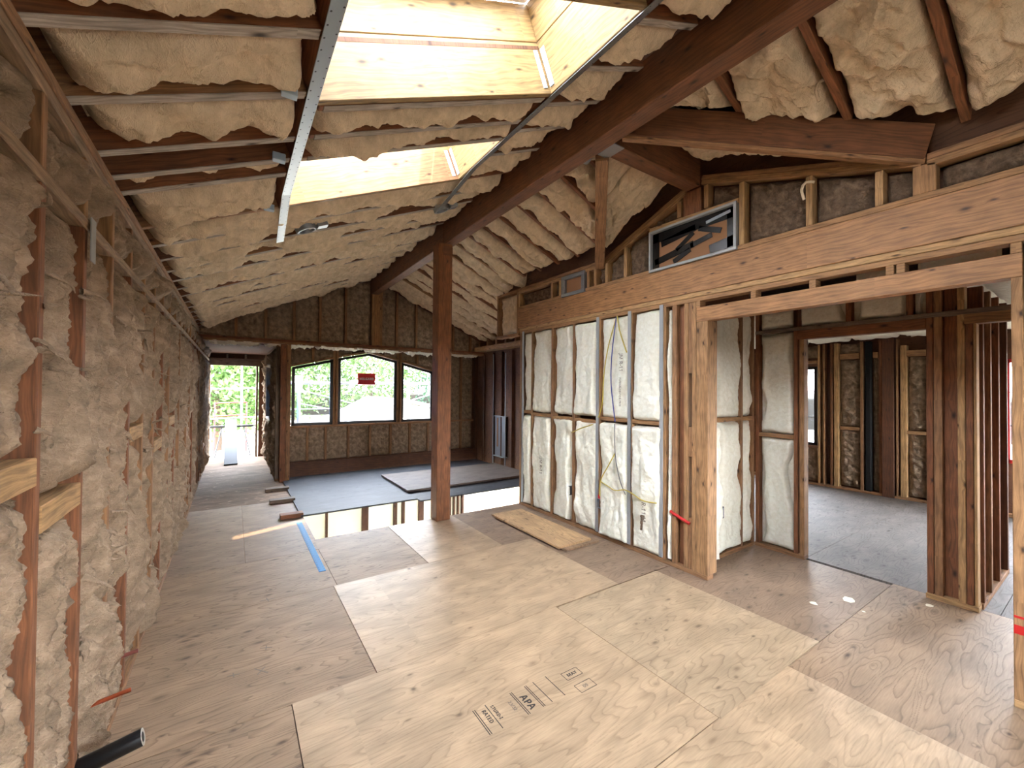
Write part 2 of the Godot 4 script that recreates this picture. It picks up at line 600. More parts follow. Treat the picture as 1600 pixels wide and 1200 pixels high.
func make_materials() -> void:
	var g1 := grain_texture(3)
	var g2 := grain_texture(8)
	timber("fir", Color(0.71, 0.55, 0.385), g1)
	timber("fir2", Color(0.66, 0.50, 0.355), g2)
	timber("fir_pale", Color(0.80, 0.65, 0.46), g2)
	timber("rail_grey", Color(0.66, 0.56, 0.45), g1)
	timber("fir_red", Color(0.58, 0.38, 0.25), g1)
	timber("beam", Color(0.73, 0.54, 0.355), g2, 0.6)
	timber("stain", Color(0.52, 0.345, 0.235), g1, 0.55)
	timber("post", Color(0.60, 0.39, 0.25), g1, 0.6)
	timber("dark_timber", Color(0.42, 0.27, 0.18), g2, 0.7)
	timber("pine", Color(0.68, 0.57, 0.39), g2, 0.6)
	timber("weathered", Color(0.52, 0.46, 0.41), g1)
	timber("barrier", Color(0.78, 0.75, 0.72), g1, 0.9)
	var p1 := ply_texture(21, 4.5, 0.16, 12)
	var p2 := ply_texture(34, 5.5, 0.20, 22)
	var p3 := ply_texture(55, 5.0, 0.26, 40)
	var p4 := ply_texture(71, 7.0, 0.42, 10, true)
	timber("ply_new", Color(0.78, 0.67, 0.545), p1, 0.45)
	timber("ply_knotty", Color(0.76, 0.66, 0.54), p2, 0.45)
	timber("ply_old", Color(0.67, 0.56, 0.45), p3, 0.6)
	timber("ply_old2", Color(0.63, 0.53, 0.44), p2, 0.6)
	timber("ply_grey", Color(0.74, 0.63, 0.54), p4, 0.75)
	timber("ply_sky_tint", Color(0.30, 0.31, 0.335), p3, 0.6)  # blue of the reflected sky is mixed into this sheet colour
	M.ply_grey.metallic_specular = 0.3
	M.ply_sky_tint.metallic_specular = 0.35
	timber("ply_room", Color(0.50, 0.47, 0.445), p3, 0.7)
	M.ply_grey.uv1_scale = Vector3(0.55, 0.55, 1.0)
	timber("ply_off", Color(0.86, 0.71, 0.53), p3, 0.6)
	timber("ply_cover", Color(0.46, 0.41, 0.37), p2, 0.7)
	timber("ply_wall", Color(0.45, 0.31, 0.22), p3, 0.8)
	var f1 := fibre_image(4)
	var f2 := fibre_image(17)
	wool("wool_tan", Color(0.78, 0.68, 0.575), f2, 0.42, 1.0, 1.5, 1.8)
	wool("wool_cream", Color(0.99, 0.905, 0.78), f2, 0.70, 1.0, 1.5, 1.6)
	wool("wool_dark", Color(0.64, 0.53, 0.43), f2, 0.32, 1.0, 2.2, 2.0)
	wool("wool_white", Color(0.95, 0.945, 0.89), f1, 0.90, 1.0, 3.0, 0.5)
	mat("galv", Color(0.62, 0.64, 0.66), 0.38, 0.85)
	mat("galv_dull", Color(0.62, 0.63, 0.63), 0.6, 0.3)
	mat("hanger", Color(0.72, 0.80, 0.86), 0.45, 0.4)
	mat("strap_blue", Color(0.30, 0.55, 0.76), 0.7, 0.0)
	mat("hole_dark", Color(0.20, 0.20, 0.21), 0.6)  # dark colour standing for the shade inside strap holes
	mat("frame_black", Color(0.05, 0.045, 0.04), 0.5)
	mat("white_vinyl", Color(0.90, 0.90, 0.90), 0.4)
	mat("tape_black", Color(0.03, 0.03, 0.035), 0.25)
	mat("card", Color(0.56, 0.40, 0.27), 0.85)
	mat("copper", Color(0.72, 0.38, 0.25), 0.35, 0.8)
	mat("abs", Color(0.025, 0.025, 0.03), 0.35)
	mat("pipe_end", Color(0.75, 0.72, 0.66), 0.6)
	mat("cable_yellow", Color(0.72, 0.64, 0.27), 0.5)
	mat("cable_blue", Color(0.22, 0.25, 0.52), 0.5)
	mat("cable_grey", Color(0.25, 0.25, 0.27), 0.5)
	mat("box_dark", Color(0.10, 0.11, 0.13), 0.5)
	mat("box_grey", Color(0.55, 0.56, 0.57), 0.4, 0.5)
	mat("red", Color(0.70, 0.10, 0.09), 0.5)
	mat("red_sign", Color(0.80, 0.12, 0.14), 0.5)
	mat("ink", Color(0.20, 0.18, 0.17), 0.8)
	mat("ink_faint", Color(0.48, 0.43, 0.38), 0.8)
	mat("paper", Color(0.90, 0.86, 0.76), 0.8)
	mat("black_pipe", Color(0.012, 0.012, 0.014), 0.9)
	mat("steel_rust", Color(0.42, 0.20, 0.16), 0.5)
	mat("scaffold", Color(0.50, 0.52, 0.55), 0.45, 0.5)
	mat("scaffold_red", Color(0.65, 0.12, 0.12), 0.5)
	mat("plank_pale", Color(0.16, 0.18, 0.21), 0.7)
	mat("blue_film", Color(0.35, 0.62, 0.90), 0.5)
	mat("stucco", Color(0.80, 0.78, 0.72), 0.9)
	mat("roof_pale", Color(0.34, 0.34, 0.34), 0.9)
	mat("ground", Color(0.30, 0.30, 0.26), 0.95)
	mat("bark", Color(0.25, 0.19, 0.14), 0.9)
	var lf := mat("leaf", Color(0.24, 0.34, 0.13), 0.6)
	lf.cull_mode = BaseMaterial3D.CULL_DISABLED
	lf.backlight_enabled = true
	lf.backlight = Color(0.14, 0.20, 0.04)
	var lf2 := mat("leaf_blue", Color(0.20, 0.33, 0.22), 0.6)
	lf2.cull_mode = BaseMaterial3D.CULL_DISABLED
	lf2.backlight_enabled = true
	lf2.backlight = Color(0.08, 0.16, 0.08)
	var gl := mat("glass", Color(0.95, 0.98, 1.0, 0.06), 0.02)
	gl.transparency = BaseMaterial3D.TRANSPARENCY_ALPHA
	var pl := mat("plastic", Color(0.93, 0.92, 0.88), 0.5)
	pl.backlight_enabled = true
	pl.backlight = Color(0.75, 0.74, 0.68)
	mat("drywall", Color(0.88, 0.87, 0.83), 0.9)

func pick(keys: Array) -> Material:
	return M[keys[rng.randi() % keys.size()]]

# ---------------------------------------------------------------- floor
func sheet(parent: Node, called: String, x0: float, x1: float, z0: float, z1: float, key: String, y := 0.0, th := 0.018, plane := "xz") -> MeshInstance3D:
	var g := 0.0018
	var off := Vector2(rng.randf(), rng.randf())
	return slab(parent, called, [Vector3(x0 + g, y - th, z0 + g), Vector3(x1 - g, y - th, z0 + g), Vector3(x1 - g, y - th, z1 - g), Vector3(x0 + g, y - th, z1 - g)], Vector3(0, th, 0), M[key], plane, 2.44, 1.22, off)

func build_floor() -> void:
	var f := structure("floor", "plywood subfloor sheets of mixed age nailed down with open seams")
	# joist layer under the sheets, open over the stairwell
	bx(f, "joist_deck", Vector3(LX - 0.2, -0.26, -11.5), Vector3(0.72, -0.02, 2.4), M.fir2)
	bx(f, "joist_deck", Vector3(0.72, -0.26, -4.80), Vector3(8.6, -0.02, 2.4), M.fir2)
	bx(f, "joist_deck", Vector3(3.5, -0.26, -4.80), Vector3(8.6, -0.02, -4.0), M.fir2)
	bx(f, "joist_deck", Vector3(0.72, -0.26, -8.7), Vector3(4.8, -0.02, -8.3), M.fir2)
	# pale new sheets
	sheet(f, "plywood_sheet", 0.69, 2.66, -3.60, -2.372, "ply_new", 0.003)
	sheet(f, "plywood_sheet", 1.505, 2.31, -4.81, -3.60, "ply_new", 0.003)
	sheet(f, "plywood_sheet", 0.265, 1.99, -2.372, -1.135, "ply_new", 0.004)
	sheet(f, "plywood_sheet", 1.99, 3.13, -2.36, -1.125, "ply_knotty", 0.004)
	sheet(f, "plywood_sheet", 0.30, 2.70, -1.135, 0.085, "ply_new", 0.003)
	sheet(f, "plywood_sheet", 0.30, 2.70, 0.085, 1.30, "ply_new", 0.003)
	sheet(f, "plywood_sheet", 0.30, 2.70, 1.30, 2.3, "ply_new", 0.003)
	# older sheets
	sheet(f, "plywood_sheet", 0.72, 1.505, -4.81, -3.60, "ply_old", 0.0)
	sheet(f, "plywood_sheet", 2.31, 3.30, -4.81, -3.60, "ply_old2", 0.0)
	sheet(f, "plywood_sheet", 2.66, 3.30, -3.60, -2.372, "ply_old2", 0.0)
	sheet(f, "plywood_sheet", LX - 0.1, 0.69, -3.60, -2.372, "ply_old", 0.0)
	sheet(f, "plywood_sheet", LX - 0.1, 0.72, -4.50, -3.60, "ply_old", 0.0)
	sheet(f, "plywood_sheet", LX - 0.1, 0.265, -2.372, -1.135, "ply_old", 0.0)
	sheet(f, "plywood_sheet", LX - 0.1, 0.30, -1.135, 2.3, "ply_old2", 0.0)
	sheet(f, "plywood_sheet", 2.70, 4.60, -1.125, 0.1, "ply_old", 0.0)
	sheet(f, "plywood_sheet", 2.70, 4.60, 0.1, 2.3, "ply_old", 0.0)
	sheet(f, "plywood_sheet", 3.13, 4.55, -2.36, -1.125, "ply_old2", 0.0)
	sheet(f, "plywood_sheet", 3.30, 4.80, -4.81, -2.36, "ply_old2", 0.0)
	# corridor
	sheet(f, "plywood_sheet", LX - 0.1, 0.11, -6.71, -4.50, "ply_old2", 0.0)
	sheet(f, "plywood_sheet", 0.11, 0.74, -6.71, -4.50, "ply_old2", 0.0)
	sheet(f, "plywood_sheet", LX - 0.1, 0.78, -8.30, -6.71, "ply_grey", 0.0)
	sheet(f, "plywood_sheet", LX - 0.1, 0.78, -11.45, -8.30, "ply_grey", 0.0)
	# far room on the other side of the closet wall
	for i in 4:
		for j in 2:
			var x0 := 4.60 + j * 2.0
			var z0 := -4.2 + i * 1.22
			sheet(f, "plywood_sheet", x0, x0 + 2.0, z0, z0 + 1.22, "ply_room", 0.0)
	for j in 2:
		sheet(f, "plywood_sheet", 4.60 + j * 2.0, 6.60 + j * 2.0, 0.68, 2.3, "ply_room", 0.0)

# ---------------------------------------------------------------- long wall with the pipes
func build_wall_left() -> void:
	var w := structure("wall_left", "long exterior stud wall with open bays of tan insulation")
	slab(w, "sheathing", [Vector3(LX - 0.165, -0.02, 2.4), Vector3(LX - 0.165, -0.02, -11.5), Vector3(LX - 0.165, 2.75, -11.5), Vector3(LX - 0.165, 2.75, 2.4)], Vector3(-0.02, 0, 0), M.ply_wall, "zy", 2.44, 1.22)
	bx(w, "bottom_plate", Vector3(LX - 0.14, 0.0, -11.3), Vector3(LX, 0.04, 2.3), M.fir2)
	bx(w, "rail", Vector3(LX - 0.14, 2.175, -11.3), Vector3(LX + 0.004, 2.215, 2.3), M.rail_grey)
	bx(w, "top_plate", Vector3(LX - 0.14, 2.43, -11.3), Vector3(LX + 0.002, 2.47, 2.3), M.rail_grey)
	bx(w, "top_plate", Vector3(LX - 0.14, 2.472, -11.3), Vector3(LX + 0.006, 2.512, 2.3), M.fir2)
	var z := -1.312
	var k := 1
	var blocks := {1: 1.36, 2: 1.215, 5: 1.34, 7: 1.18, 9: 1.30}
	while z > -11.2:
		var zn := z - 0.408
		bx(w, "stud", Vector3(LX - 0.14, 0.04, z - 0.019), Vector3(LX, 2.175, z + 0.019), pick(["fir_red", "fir2"]))
		bx(w, "stud", Vector3(LX - 0.14, 2.217, z - 0.019), Vector3(LX, 2.43, z + 0.019), pick(["fir", "fir2"]))
		var a := zn + 0.02
		var b := z - 0.02
		var near := k < 5
		var res := 0.0095 if near else (0.016 if k < 14 else 0.05)
		var o := {"bulge": rng.randf_range(-0.022, 0.004), "amp": 0.03, "crease": 0.024, "rag": 0.016, "rag1": 0.05, "over": 0.0, "fold": 0.045, "res": res, "depth": 0.10, "rad": 0.10, "fu": 8.0, "fv": 3.4, "fine": 0.008}
		var place := "%s pipe wall bay past the black drain stub" % nth(k - 2)
		if k == 1:
			place = "pipe wall bay of the higher block before the drain"
		elif k == 2:
			place = "pipe wall bay of the lower block before the drain"
		var lab := "full height tan batt, " + place
		var grp := "batts of the pipe wall"
		if blocks.has(k):
			var y: float = blocks[k]
			bx(w, "block", Vector3(LX - 0.09, y - 0.04, a), Vector3(LX + 0.004, y + 0.04, b), M.fir_pale)
			wall_batt("insulation_batt", "+x", LX, a, b, 0.03, y - 0.04, M.wool_tan, o, "tan batt below its block, " + place, grp)
			wall_batt("insulation_batt", "+x", LX, a, b, y + 0.04, 2.175, M.wool_tan, o, "tan batt above its block, " + place, grp)
		else:
			wall_batt("insulation_batt", "+x", LX, a, b, 0.03, 2.175, M.wool_tan, o, lab, grp)
		if k < 13:
			var last: MeshInstance3D = get_child(get_child_count() - 1)
			for q in (8 if k < 6 else 5):
				var ty := rng.randf_range(0.1, 1.0) * (1.9 if not blocks.has(k) else 0.7)
				var tz := -0.02 if rng.randf() < 0.5 else -(b - a) + 0.02
				tuft(last, M.wool_tan, Vector3(0.0, ty, tz + rng.randf_range(-0.03, 0.03)), Vector3(1.0, rng.randf_range(-0.6, 0.3), rng.randf_range(-0.8, 0.8)), rng.randf_range(0.05, 0.13), rng.randf_range(0.008, 0.018))
		var o2 := o.duplicate()
		o2["bulge"] = 0.01
		wall_batt("insulation_batt", "+x", LX, a, b, 2.215, 2.435, M.wool_tan, o2, "short tan batt under top plate, " + place, grp)
		z = zn
		k += 1

# ---------------------------------------------------------------- wall with the white batts
func build_wall_right() -> void:
	var w := structure("wall_right", "interior stud wall with white batts, wide beam and low wall above it")
	# plates and sheathing
	slab(w, "backing", [Vector3(RX + 0.105, 0.0, -4.8), Vector3(RX + 0.105, 0.0, -2.2), Vector3(RX + 0.105, 2.4, -2.2), Vector3(RX + 0.105, 2.4, -4.8)], Vector3(0.012, 0, 0), M.ply_wall, "zy")
	bx(w, "bottom_plate", Vector3(RX, 0.0, -4.78), Vector3(RX + 0.09, 0.04, -2.0), M.fir2)
	bx(w, "top_plate", Vector3(RX, 2.375, -4.80), Vector3(RX + 0.09, 2.413, -0.2), M.fir)
	bx(w, "top_plate", Vector3(RX - 0.003, 2.415, -4.80), Vector3(RX + 0.09, 2.455, -0.2), M.fir_pale)
	# studs: [z of the near edge, width]
	for s in [[-4.735, 0.045], [-4.47, 0.04], [-4.05, 0.04], [-3.645, 0.045], [-3.235, 0.04], [-2.80, 0.04], [-2.41, 0.04]]:
		bx(w, "stud", Vector3(RX, 0.04, s[0] - s[1]), Vector3(RX + 0.09, 2.375, s[0]), pick(["fir", "fir2"]))
	# pale furring strips on the faces of some studs
	for z in [-4.685, -3.268, -2.825, -2.447]:
		bx(w, "furring_strip", Vector3(RX - 0.012, 0.05, z - 0.028), Vector3(RX - 0.001, 2.40, z + 0.012), M.galv_dull, 0.002)
	# corner post group beside the wide opening
	bx(w, "stud", Vector3(RX, 0.04, -2.345), Vector3(RX + 0.09, 2.375, -2.30), M.fir2)
	bx(w, "stud", Vector3(RX + 0.05, 0.04, -2.30), Vector3(RX + 0.09, 2.375, -2.205), M.fir_red)
	bx(w, "stud", Vector3(RX, 0.04, -2.225), Vector3(RX + 0.09, 2.375, -2.185), M.fir)
	for yy in [[0.04, 0.48], [1.02, 1.28], [1.75, 2.375]]:
		bx(w, "spacer_block", Vector3(RX + 0.005, yy[0], -2.183), Vector3(RX + 0.09, yy[1], -2.148), M.fir2)
	bx(w, "stud", Vector3(RX, 0.04, -2.147), Vector3(RX + 0.09, 2.375, -2.108), M.fir)
	bx(w, "trimmer", Vector3(RX, 0.04, -2.105), Vector3(RX + 0.14, 2.195, -2.0), M.fir)
	# row of blocks
	for b in [[-4.69, -4.51], [-4.47, -4.09], [-4.05, -3.69], [-3.645, -3.275], [-3.235, -2.84], [-2.80, -2.45]]:
		var y := 1.275 + rng.randf_range(-0.03, 0.03)
		bx(w, "block", Vector3(RX, y - 0.02, b[0]), Vector3(RX + 0.085, y + 0.02, b[1]), M.fir)
	# door header and short studs over it
	bx(w, "header", Vector3(RX - 0.004, 2.195, -2.105), Vector3(RX + 0.085, 2.318, -0.308), M.beam)
	for z in [-2.09, -1.63, -1.235, -0.825, -0.775, -0.33]:
		bx(w, "cripple_stud", Vector3(RX, 2.318, z - 0.02), Vector3(RX + 0.085, 2.375, z + 0.02), M.fir)
	bx(w, "trimmer", Vector3(RX, 0.04, -0.348), Vector3(RX + 0.09, 2.195, -0.308), M.fir)
	for yy in [[0.375, 0.42], [0.455, 0.467]]:
		bx(w, "red_mark", Vector3(RX - 0.0012, yy[0], -0.346), Vector3(RX, yy[1], -0.312), M.red, 0.0003)
	bx(w, "bottom_plate", Vector3(RX, 0.0, -0.348), Vector3(RX + 0.09, 0.04, 2.3), M.fir_pale)
	bx(w, "stud", Vector3(RX + 0.01, 0.04, -0.305), Vector3(RX + 0.09, 2.375, -0.25), M.dark_timber)
	slab(w, "backing", [Vector3(RX + 0.03, 0.0, -0.25), Vector3(RX + 0.03, 0.0, 2.3), Vector3(RX + 0.03, 2.4, 2.3), Vector3(RX + 0.03, 2.4, -0.25)], Vector3(0.02, 0, 0), M.ply_wall, "zy")
	for e in [[-1.05, -0.80], [-0.74, -0.40]]:
		wall_batt("insulation_batt", "-x", RX + 0.16, e[0], e[1], 2.30, 2.46, M.wool_white, {"bulge": 0.0, "amp": 0.015, "crease": 0.01, "rag": 0.01, "res": 0.02, "depth": 0.04, "rad": 0.04}, "white batt showing through the gap over the wide opening's header, %s" % ("shorter one" if e[0] < -1.0 else "longer one"))
	# wide beam
	bx(w, "beam", Vector3(RX - 0.004, 2.458, -4.83), Vector3(RX + 0.09, 2.722, 2.3), M.beam, 0.004)
	# low wall on the beam with a small gable in it
	bx(w, "sole_plate", Vector3(RX, 2.724, -4.83), Vector3(RX + 0.09, 2.762, 2.3), M.fir)
	slab(w, "backing", [Vector3(RX + 0.11, 2.72, -5.4), Vector3(RX + 0.11, 2.72, 2.4), Vector3(RX + 0.11, 3.42, 2.4), Vector3(RX + 0.11, 3.42, -5.4)], Vector3(0.02, 0, 0), M.ply_wall, "zy")
	slab(w, "backing", [Vector3(RX + 0.11, 3.40, -3.4), Vector3(RX + 0.11, 3.40, -0.4), Vector3(RX + 0.11, 3.95, -1.9), Vector3(RX + 0.11, 3.95, -2.4)], Vector3(0.02, 0, 0), M.ply_wall, "zy")
	for e in [[Vector3(RX + 0.045, 2.965, -4.83), Vector3(RX + 0.045, 2.965, -3.25)], [Vector3(RX + 0.045, 2.955, -3.25), Vector3(RX + 0.045, 3.36, -2.22)], [Vector3(RX + 0.045, 3.40, -2.06), Vector3(RX + 0.045, 2.945, -0.68)], [Vector3(RX + 0.045, 2.93, -0.66), Vector3(RX + 0.045, 2.93, 2.3)]]:
		lum(w, "top_plate", e[0], e[1], 0.09, 0.038, M.fir)
		lum(w, "top_plate", e[0] + Vector3(0.004, 0.04, 0), e[1] + Vector3(0.004, 0.04, 0), 0.09, 0.038, M.fir2)
	for s in [[-4.81, 2.95], [-4.09, 2.95], [-3.93, 2.95], [-3.44, 2.95], [-3.33, 2.95], [-3.16, 2.97], [-2.90, 3.07], [-2.62, 3.18], [-2.28, 3.31], [-2.02, 3.36], [-1.72, 3.26], [-1.255, 3.11], [-0.875, 2.98], [-0.20, 2.91], [0.3, 2.91]]:
		bx(w, "short_stud", Vector3(RX + 0.002, 3.165 if s[0] > -2.65 and s[0] < -1.75 else 2.762, s[0] - 0.02), Vector3(RX + 0.09, s[1], s[0] + 0.02), pick(["fir", "fir_pale"]))
	bx(w, "gable_post", Vector3(RX, 3.13, -2.235), Vector3(RX + 0.09, 3.36, -2.065), M.fir_red)
	bx(w, "corner_post", Vector3(RX, 2.762, -0.72), Vector3(RX + 0.09, 2.93, -0.62), M.fir)
	# frame over the return-air opening
	lum(w, "head_block", Vector3(RX + 0.04, 3.145, -2.60), Vector3(RX + 0.04, 3.125, -1.74), 0.085, 0.038, M.fir_pale)
	# brown batts in the low wall
	var nb := 0
	var od := {"bulge": -0.01, "amp": 0.02, "crease": 0.03, "rag": 0.015, "res": 0.02, "depth": 0.08, "rad": 0.05, "fu": 9.0, "fv": 8.0, "fine": 0.008}
	for e in [[-4.79, -4.11, 2.95, 2.95], [-4.07, -3.95, 2.95, 2.95], [-3.31, -3.18, 2.95, 2.97], [-3.14, -2.92, 2.98, 3.06], [-2.88, -2.64, 3.08, 3.17], [-2.60, -2.30, 3.19, 3.30], [-2.00, -1.74, 3.35, 3.27], [-1.70, -1.275, 3.25, 3.12], [-1.235, -0.895, 3.10, 2.99], [-0.855, -0.73, 2.97, 2.94], [-0.61, -0.22, 2.91, 2.91], [-0.18, 0.28, 2.91, 2.91]]:
		nb += 1
		var y0: float = 2.762
		if e[0] > -2.65 and e[1] < -1.73:
			y0 = 3.16
		batt("insulation_batt", Vector3(RX + 0.02, y0, e[0]), Vector3(RX + 0.02, y0, e[1]), Vector3(RX + 0.02, e[3], e[1]), Vector3(RX + 0.02, e[2], e[0]), Vector3.LEFT, M.wool_dark, od, "brown batt in the low wall on the wide beam, %s bay from the stairwell" % nth(nb), "brown batts above the wide beam")
	# white batts, each bay [z0, z1]
	var bays := [[-4.69, -4.51], [-4.47, -4.09], [-4.05, -3.69], [-3.645, -3.275], [-3.235, -2.84], [-2.80, -2.45], [-2.405, -2.345]]
	var up := ["narrow white batt at the far end of the white batt wall, above the blocks", "white batt with a scalloped edge above the blocks, second bay from the stairwell", "white batt leaning away from its stud above the blocks, third bay from the stairwell", "bulging white batt folded over the block beside a grey furring strip", "white batt with yellow and blue cables hanging over it above the block", "wide smooth white batt above the block beside the corner posts", "sliver of white batt between furring strip and corner posts"]
	var lo := ["narrow white batt with a torn foot at the stairwell end of the wall", "white batt with R-11 lettering in the second bay from the stairwell", "white batt with a black electrical box at its edge", "long white batt with a black pipe stub at its foot", "white batt pinched in the middle by a yellow cable beside the red-topped box", "white batt with a brown stain and R-11 lettering by the corner posts", ""]
	for i in bays.size():
		var a: float = bays[i][0]
		var b: float = bays[i][1]
		var o := {"bulge": [0.0, 0.012, 0.005, 0.05, 0.012, 0.02, 0.0][i], "amp": 0.02, "crease": 0.009, "fold": 0.035, "rag": [0.014, 0.03, 0.04, 0.012, 0.012, 0.012, 0.006][i], "res": 0.014, "depth": 0.05, "rad": 0.045, "fu": 4.0, "fv": 2.6, "fine": 0.0025}
		if i == 6:
			wall_batt("insulation_batt", "-x", RX + 0.01, a, b, 0.05, 2.35, M.wool_white, o, up[6])
			continue
		wall_batt("insulation_batt", "-x", RX + 0.01, a, b, 1.30, 2.37, M.wool_white, o, up[i])
		o["bulge"] = [0.02, 0.03, 0.03, 0.02, 0.045, 0.05][i]
		var wb := wall_batt("insulation_batt", "-x", RX + 0.01, a, b, 0.04, 1.25, M.wool_white, o, lo[i])
		if i == 5:
			# torn brown spot on the face of this batt
			var sa := Vector3(RX - 0.05, 0.24, -2.67)
			var sm := batt_mesh(sa, sa + Vector3(0, 0.012, 0.028), sa + Vector3(0, 0.15, 0.07), sa + Vector3(0, 0.17, -0.012), Vector3.LEFT, {"bulge": 0.012, "amp": 0.006, "crease": 0.006, "rag": 0.02, "res": 0.005, "depth": 0.03, "rad": 0.04, "fu": 20.0, "fv": 14.0, "fine": 0.003})
			var spot := put(wb, "stain", sm, M.wool_dark, Transform3D(Basis.IDENTITY, sa - wb.position))
			spot.set_meta("label", "torn brown spot")
	# framed bay hanging past the end of the wall over the stairwell
	for e in [[Vector3(RX, 2.36, -5.40), Vector3(RX + 0.09, 2.40, -4.83)], [Vector3(RX, 2.98, -5.40), Vector3(RX + 0.09, 3.02, -4.83)], [Vector3(RX, 2.40, -5.40), Vector3(RX + 0.09, 2.98, -5.36)], [Vector3(RX, 2.40, -4.87), Vector3(RX + 0.09, 2.98, -4.83)]]:
		bx(w, "bay_frame", e[0], e[1], M.fir2)
	wall_batt("insulation_batt", "-x", RX + 0.02, -5.36, -4.87, 2.40, 2.98, M.wool_cream, {"bulge": 0.0, "amp": 0.02, "crease": 0.03, "rag": 0.02, "res": 0.03, "depth": 0.06}, "cream batt in the small framed bay hanging over the stairwell")

# ---------------------------------------------------------------- roof framing
func build_ceiling() -> void:
	var c := structure("ceiling", "gabled roof framing with rafters and cream insulation between them")
	# roof deck, left slope, with the skylight openings left out
	var deck := func(x0: float, x1: float, z0: float, z1: float, left: bool) -> void:
		var P := func(x: float, z: float) -> Vector3:
			return SL(x, 0.245, z) if left else SR(x, 0.245, z)
		slab(c, "roof_deck", [P.call(x0, z0), P.call(x1, z0), P.call(x1, z1), P.call(x0, z1)], (LN if left else RN) * 0.02, M.ply_wall, "zx")
	deck.call(-0.9, 0.28, -8.2, 2.5, true)
	deck.call(1.60, 2.22, -8.2, 2.5, true)
	var holes := [[-3.27, -2.54], [-1.97, -1.28], [-0.70, -0.02]]
	var z_at := -8.2
	for h in holes:
		deck.call(0.28, 1.60, z_at, h[0], true)
		z_at = h[1]
	deck.call(0.28, 1.60, z_at, 2.5, true)
	deck.call(2.16, 4.95, -8.2, -3.25, false)
	slab(c, "roof_deck", [SR(2.16, 0.245, -3.25), SR(3.36, 0.245, -3.25), SR(2.16, 0.245, -2.1)], RN * 0.02, M.ply_wall, "zx")
	slab(c, "roof_deck", [SR(2.16, 0.245, -2.1), SR(3.36, 0.245, -0.66), SR(2.16, 0.245, -0.66)], RN * 0.02, M.ply_wall, "zx")
	deck.call(2.16, 3.50, -0.66, 2.5, false)
	slab(c, "roof_deck", [Vector3(2.1, 3.86, -2.15), Vector3(3.5, 3.92, -2.15), Vector3(3.5, 3.32, -3.35)], Vector3(0, 0.02, 0), M.ply_wall, "zx")
	slab(c, "roof_deck", [Vector3(2.1, 3.86, -2.15), Vector3(3.5, 3.92, -2.15), Vector3(3.5, 3.32, -0.55)], Vector3(0, 0.02, 0), M.ply_wall, "zx")
	slab(c, "ridge_cap", [Vector3(2.0, 3.84, -8.3), Vector3(2.42, 3.84, -8.3), Vector3(2.42, 3.84, 2.5), Vector3(2.0, 3.84, 2.5)], Vector3(0, 0.14, 0), M.ply_wall)
	# rafters of the left slope, in three runs beside and between the skylights
	var left_z := [-0.45, -0.83, -1.20, -1.56, -1.92, -2.29, -2.52, -2.70, -3.25]
	var mid_z := [-2.035, -2.29, -2.525]
	var right_z := [-0.25, -0.62, -0.985, -1.354, -1.723, -2.09, -2.42, -2.79, -3.25]
	var far_z := []
	var zz := -3.25
	while zz > -7.95:
		far_z.append(zz)
		zz -= 0.3635
	far_z.append(-7.97)
	var raft := func(x0: float, x1: float, z: float, strip: bool) -> void:
		var r := lum(c, "rafter", SL(x0, 0.12, z), SL(x1, 0.12, z), 0.04, 0.24, pick(["fir_red", "stain", "fir2"]), LN)
		if strip:
			lum(c, "edge_strip", SL(x0 + 0.02, -0.003, z), SL(x1 - 0.01, -0.003, z), 0.046, 0.005, M.barrier, LN, 0.001)
	for z in left_z:
		raft.call(-0.5, 0.24, z, z > -3.2)
	for z in mid_z:
		raft.call(0.30, 1.585, z, true)
	for z in right_z:
		raft.call(1.64, 2.125, z, z > -3.2)
	for i in far_z.size():
		if i > 0:
			raft.call(-0.5, 2.125, far_z[i], true)
	lum(c, "rafter", SL(0.25, 0.12, -3.25), SL(1.64, 0.12, -3.25), 0.04, 0.24, M.fir2, LN)
	# long trimmers under the straps
	for x in [0.262, 1.615]:
		lum(c, "trimmer", SL(x, 0.12, 0.6), SL(x, 0.12, -3.27), 0.045, 0.24, M.fir_red, LN)
	# right slope rafters
	for i in far_z.size():
		var z: float = far_z[i]
		var x1 := 3.35 if z > -4.9 else 4.66
		lum(c, "rafter", SR(2.25, 0.12, z), SR(x1, 0.12, z), 0.04, 0.24, pick(["fir_red", "fir2"]), RN)
	for e in [[-1.414, 2.74], [-0.955, 3.10], [-0.512, 3.40], [-0.07, 3.40], [0.37, 3.4]]:
		lum(c, "rafter", SR(2.25, 0.10, e[0]), SR(e[1], 0.10, e[0]), 0.04, 0.24, M.fir_red, RN)
	# insulation, left slope
	var oc := {"bulge": 0.03, "amp": 0.04, "crease": 0.022, "rag": 0.02, "res": 0.013, "depth": 0.12, "rad": 0.14, "fu": 6.0, "fv": 3.5, "fine": 0.005, "fold": 0.035, "over": 0.01}
	var row := func(x0: float, x1: float, z0: float, z1: float, o: Dictionary, label: String, group: String) -> void:
		batt("insulation_batt", SL(x0, 0.0, z1 - 0.022), SL(x0, 0.0, z0 + 0.022), SL(x1, 0.0, z0 + 0.022), SL(x1, 0.0, z1 - 0.022), -LN, M.wool_cream, o, label, group)
	for i in left_z.size() - 1:
		if left_z[i] > -0.5:
			continue
		if i == 5:
			continue
		row.call(-0.44, 0.235, left_z[i + 1], left_z[i], oc, "cream roof batt between pipe wall and steel strap, %s bay from the lamp housing" % nth(left_z.size() - 1 - i), "batts beside the pipe wall under the roof")
	for i in mid_z.size() - 1:
		row.call(0.30, 1.585, mid_z[i + 1], mid_z[i], oc, ["long cream batt between the skylights, touching the nearer well", "long cream batt between the skylights, touching the farther well"][i], "batts between the skylights")
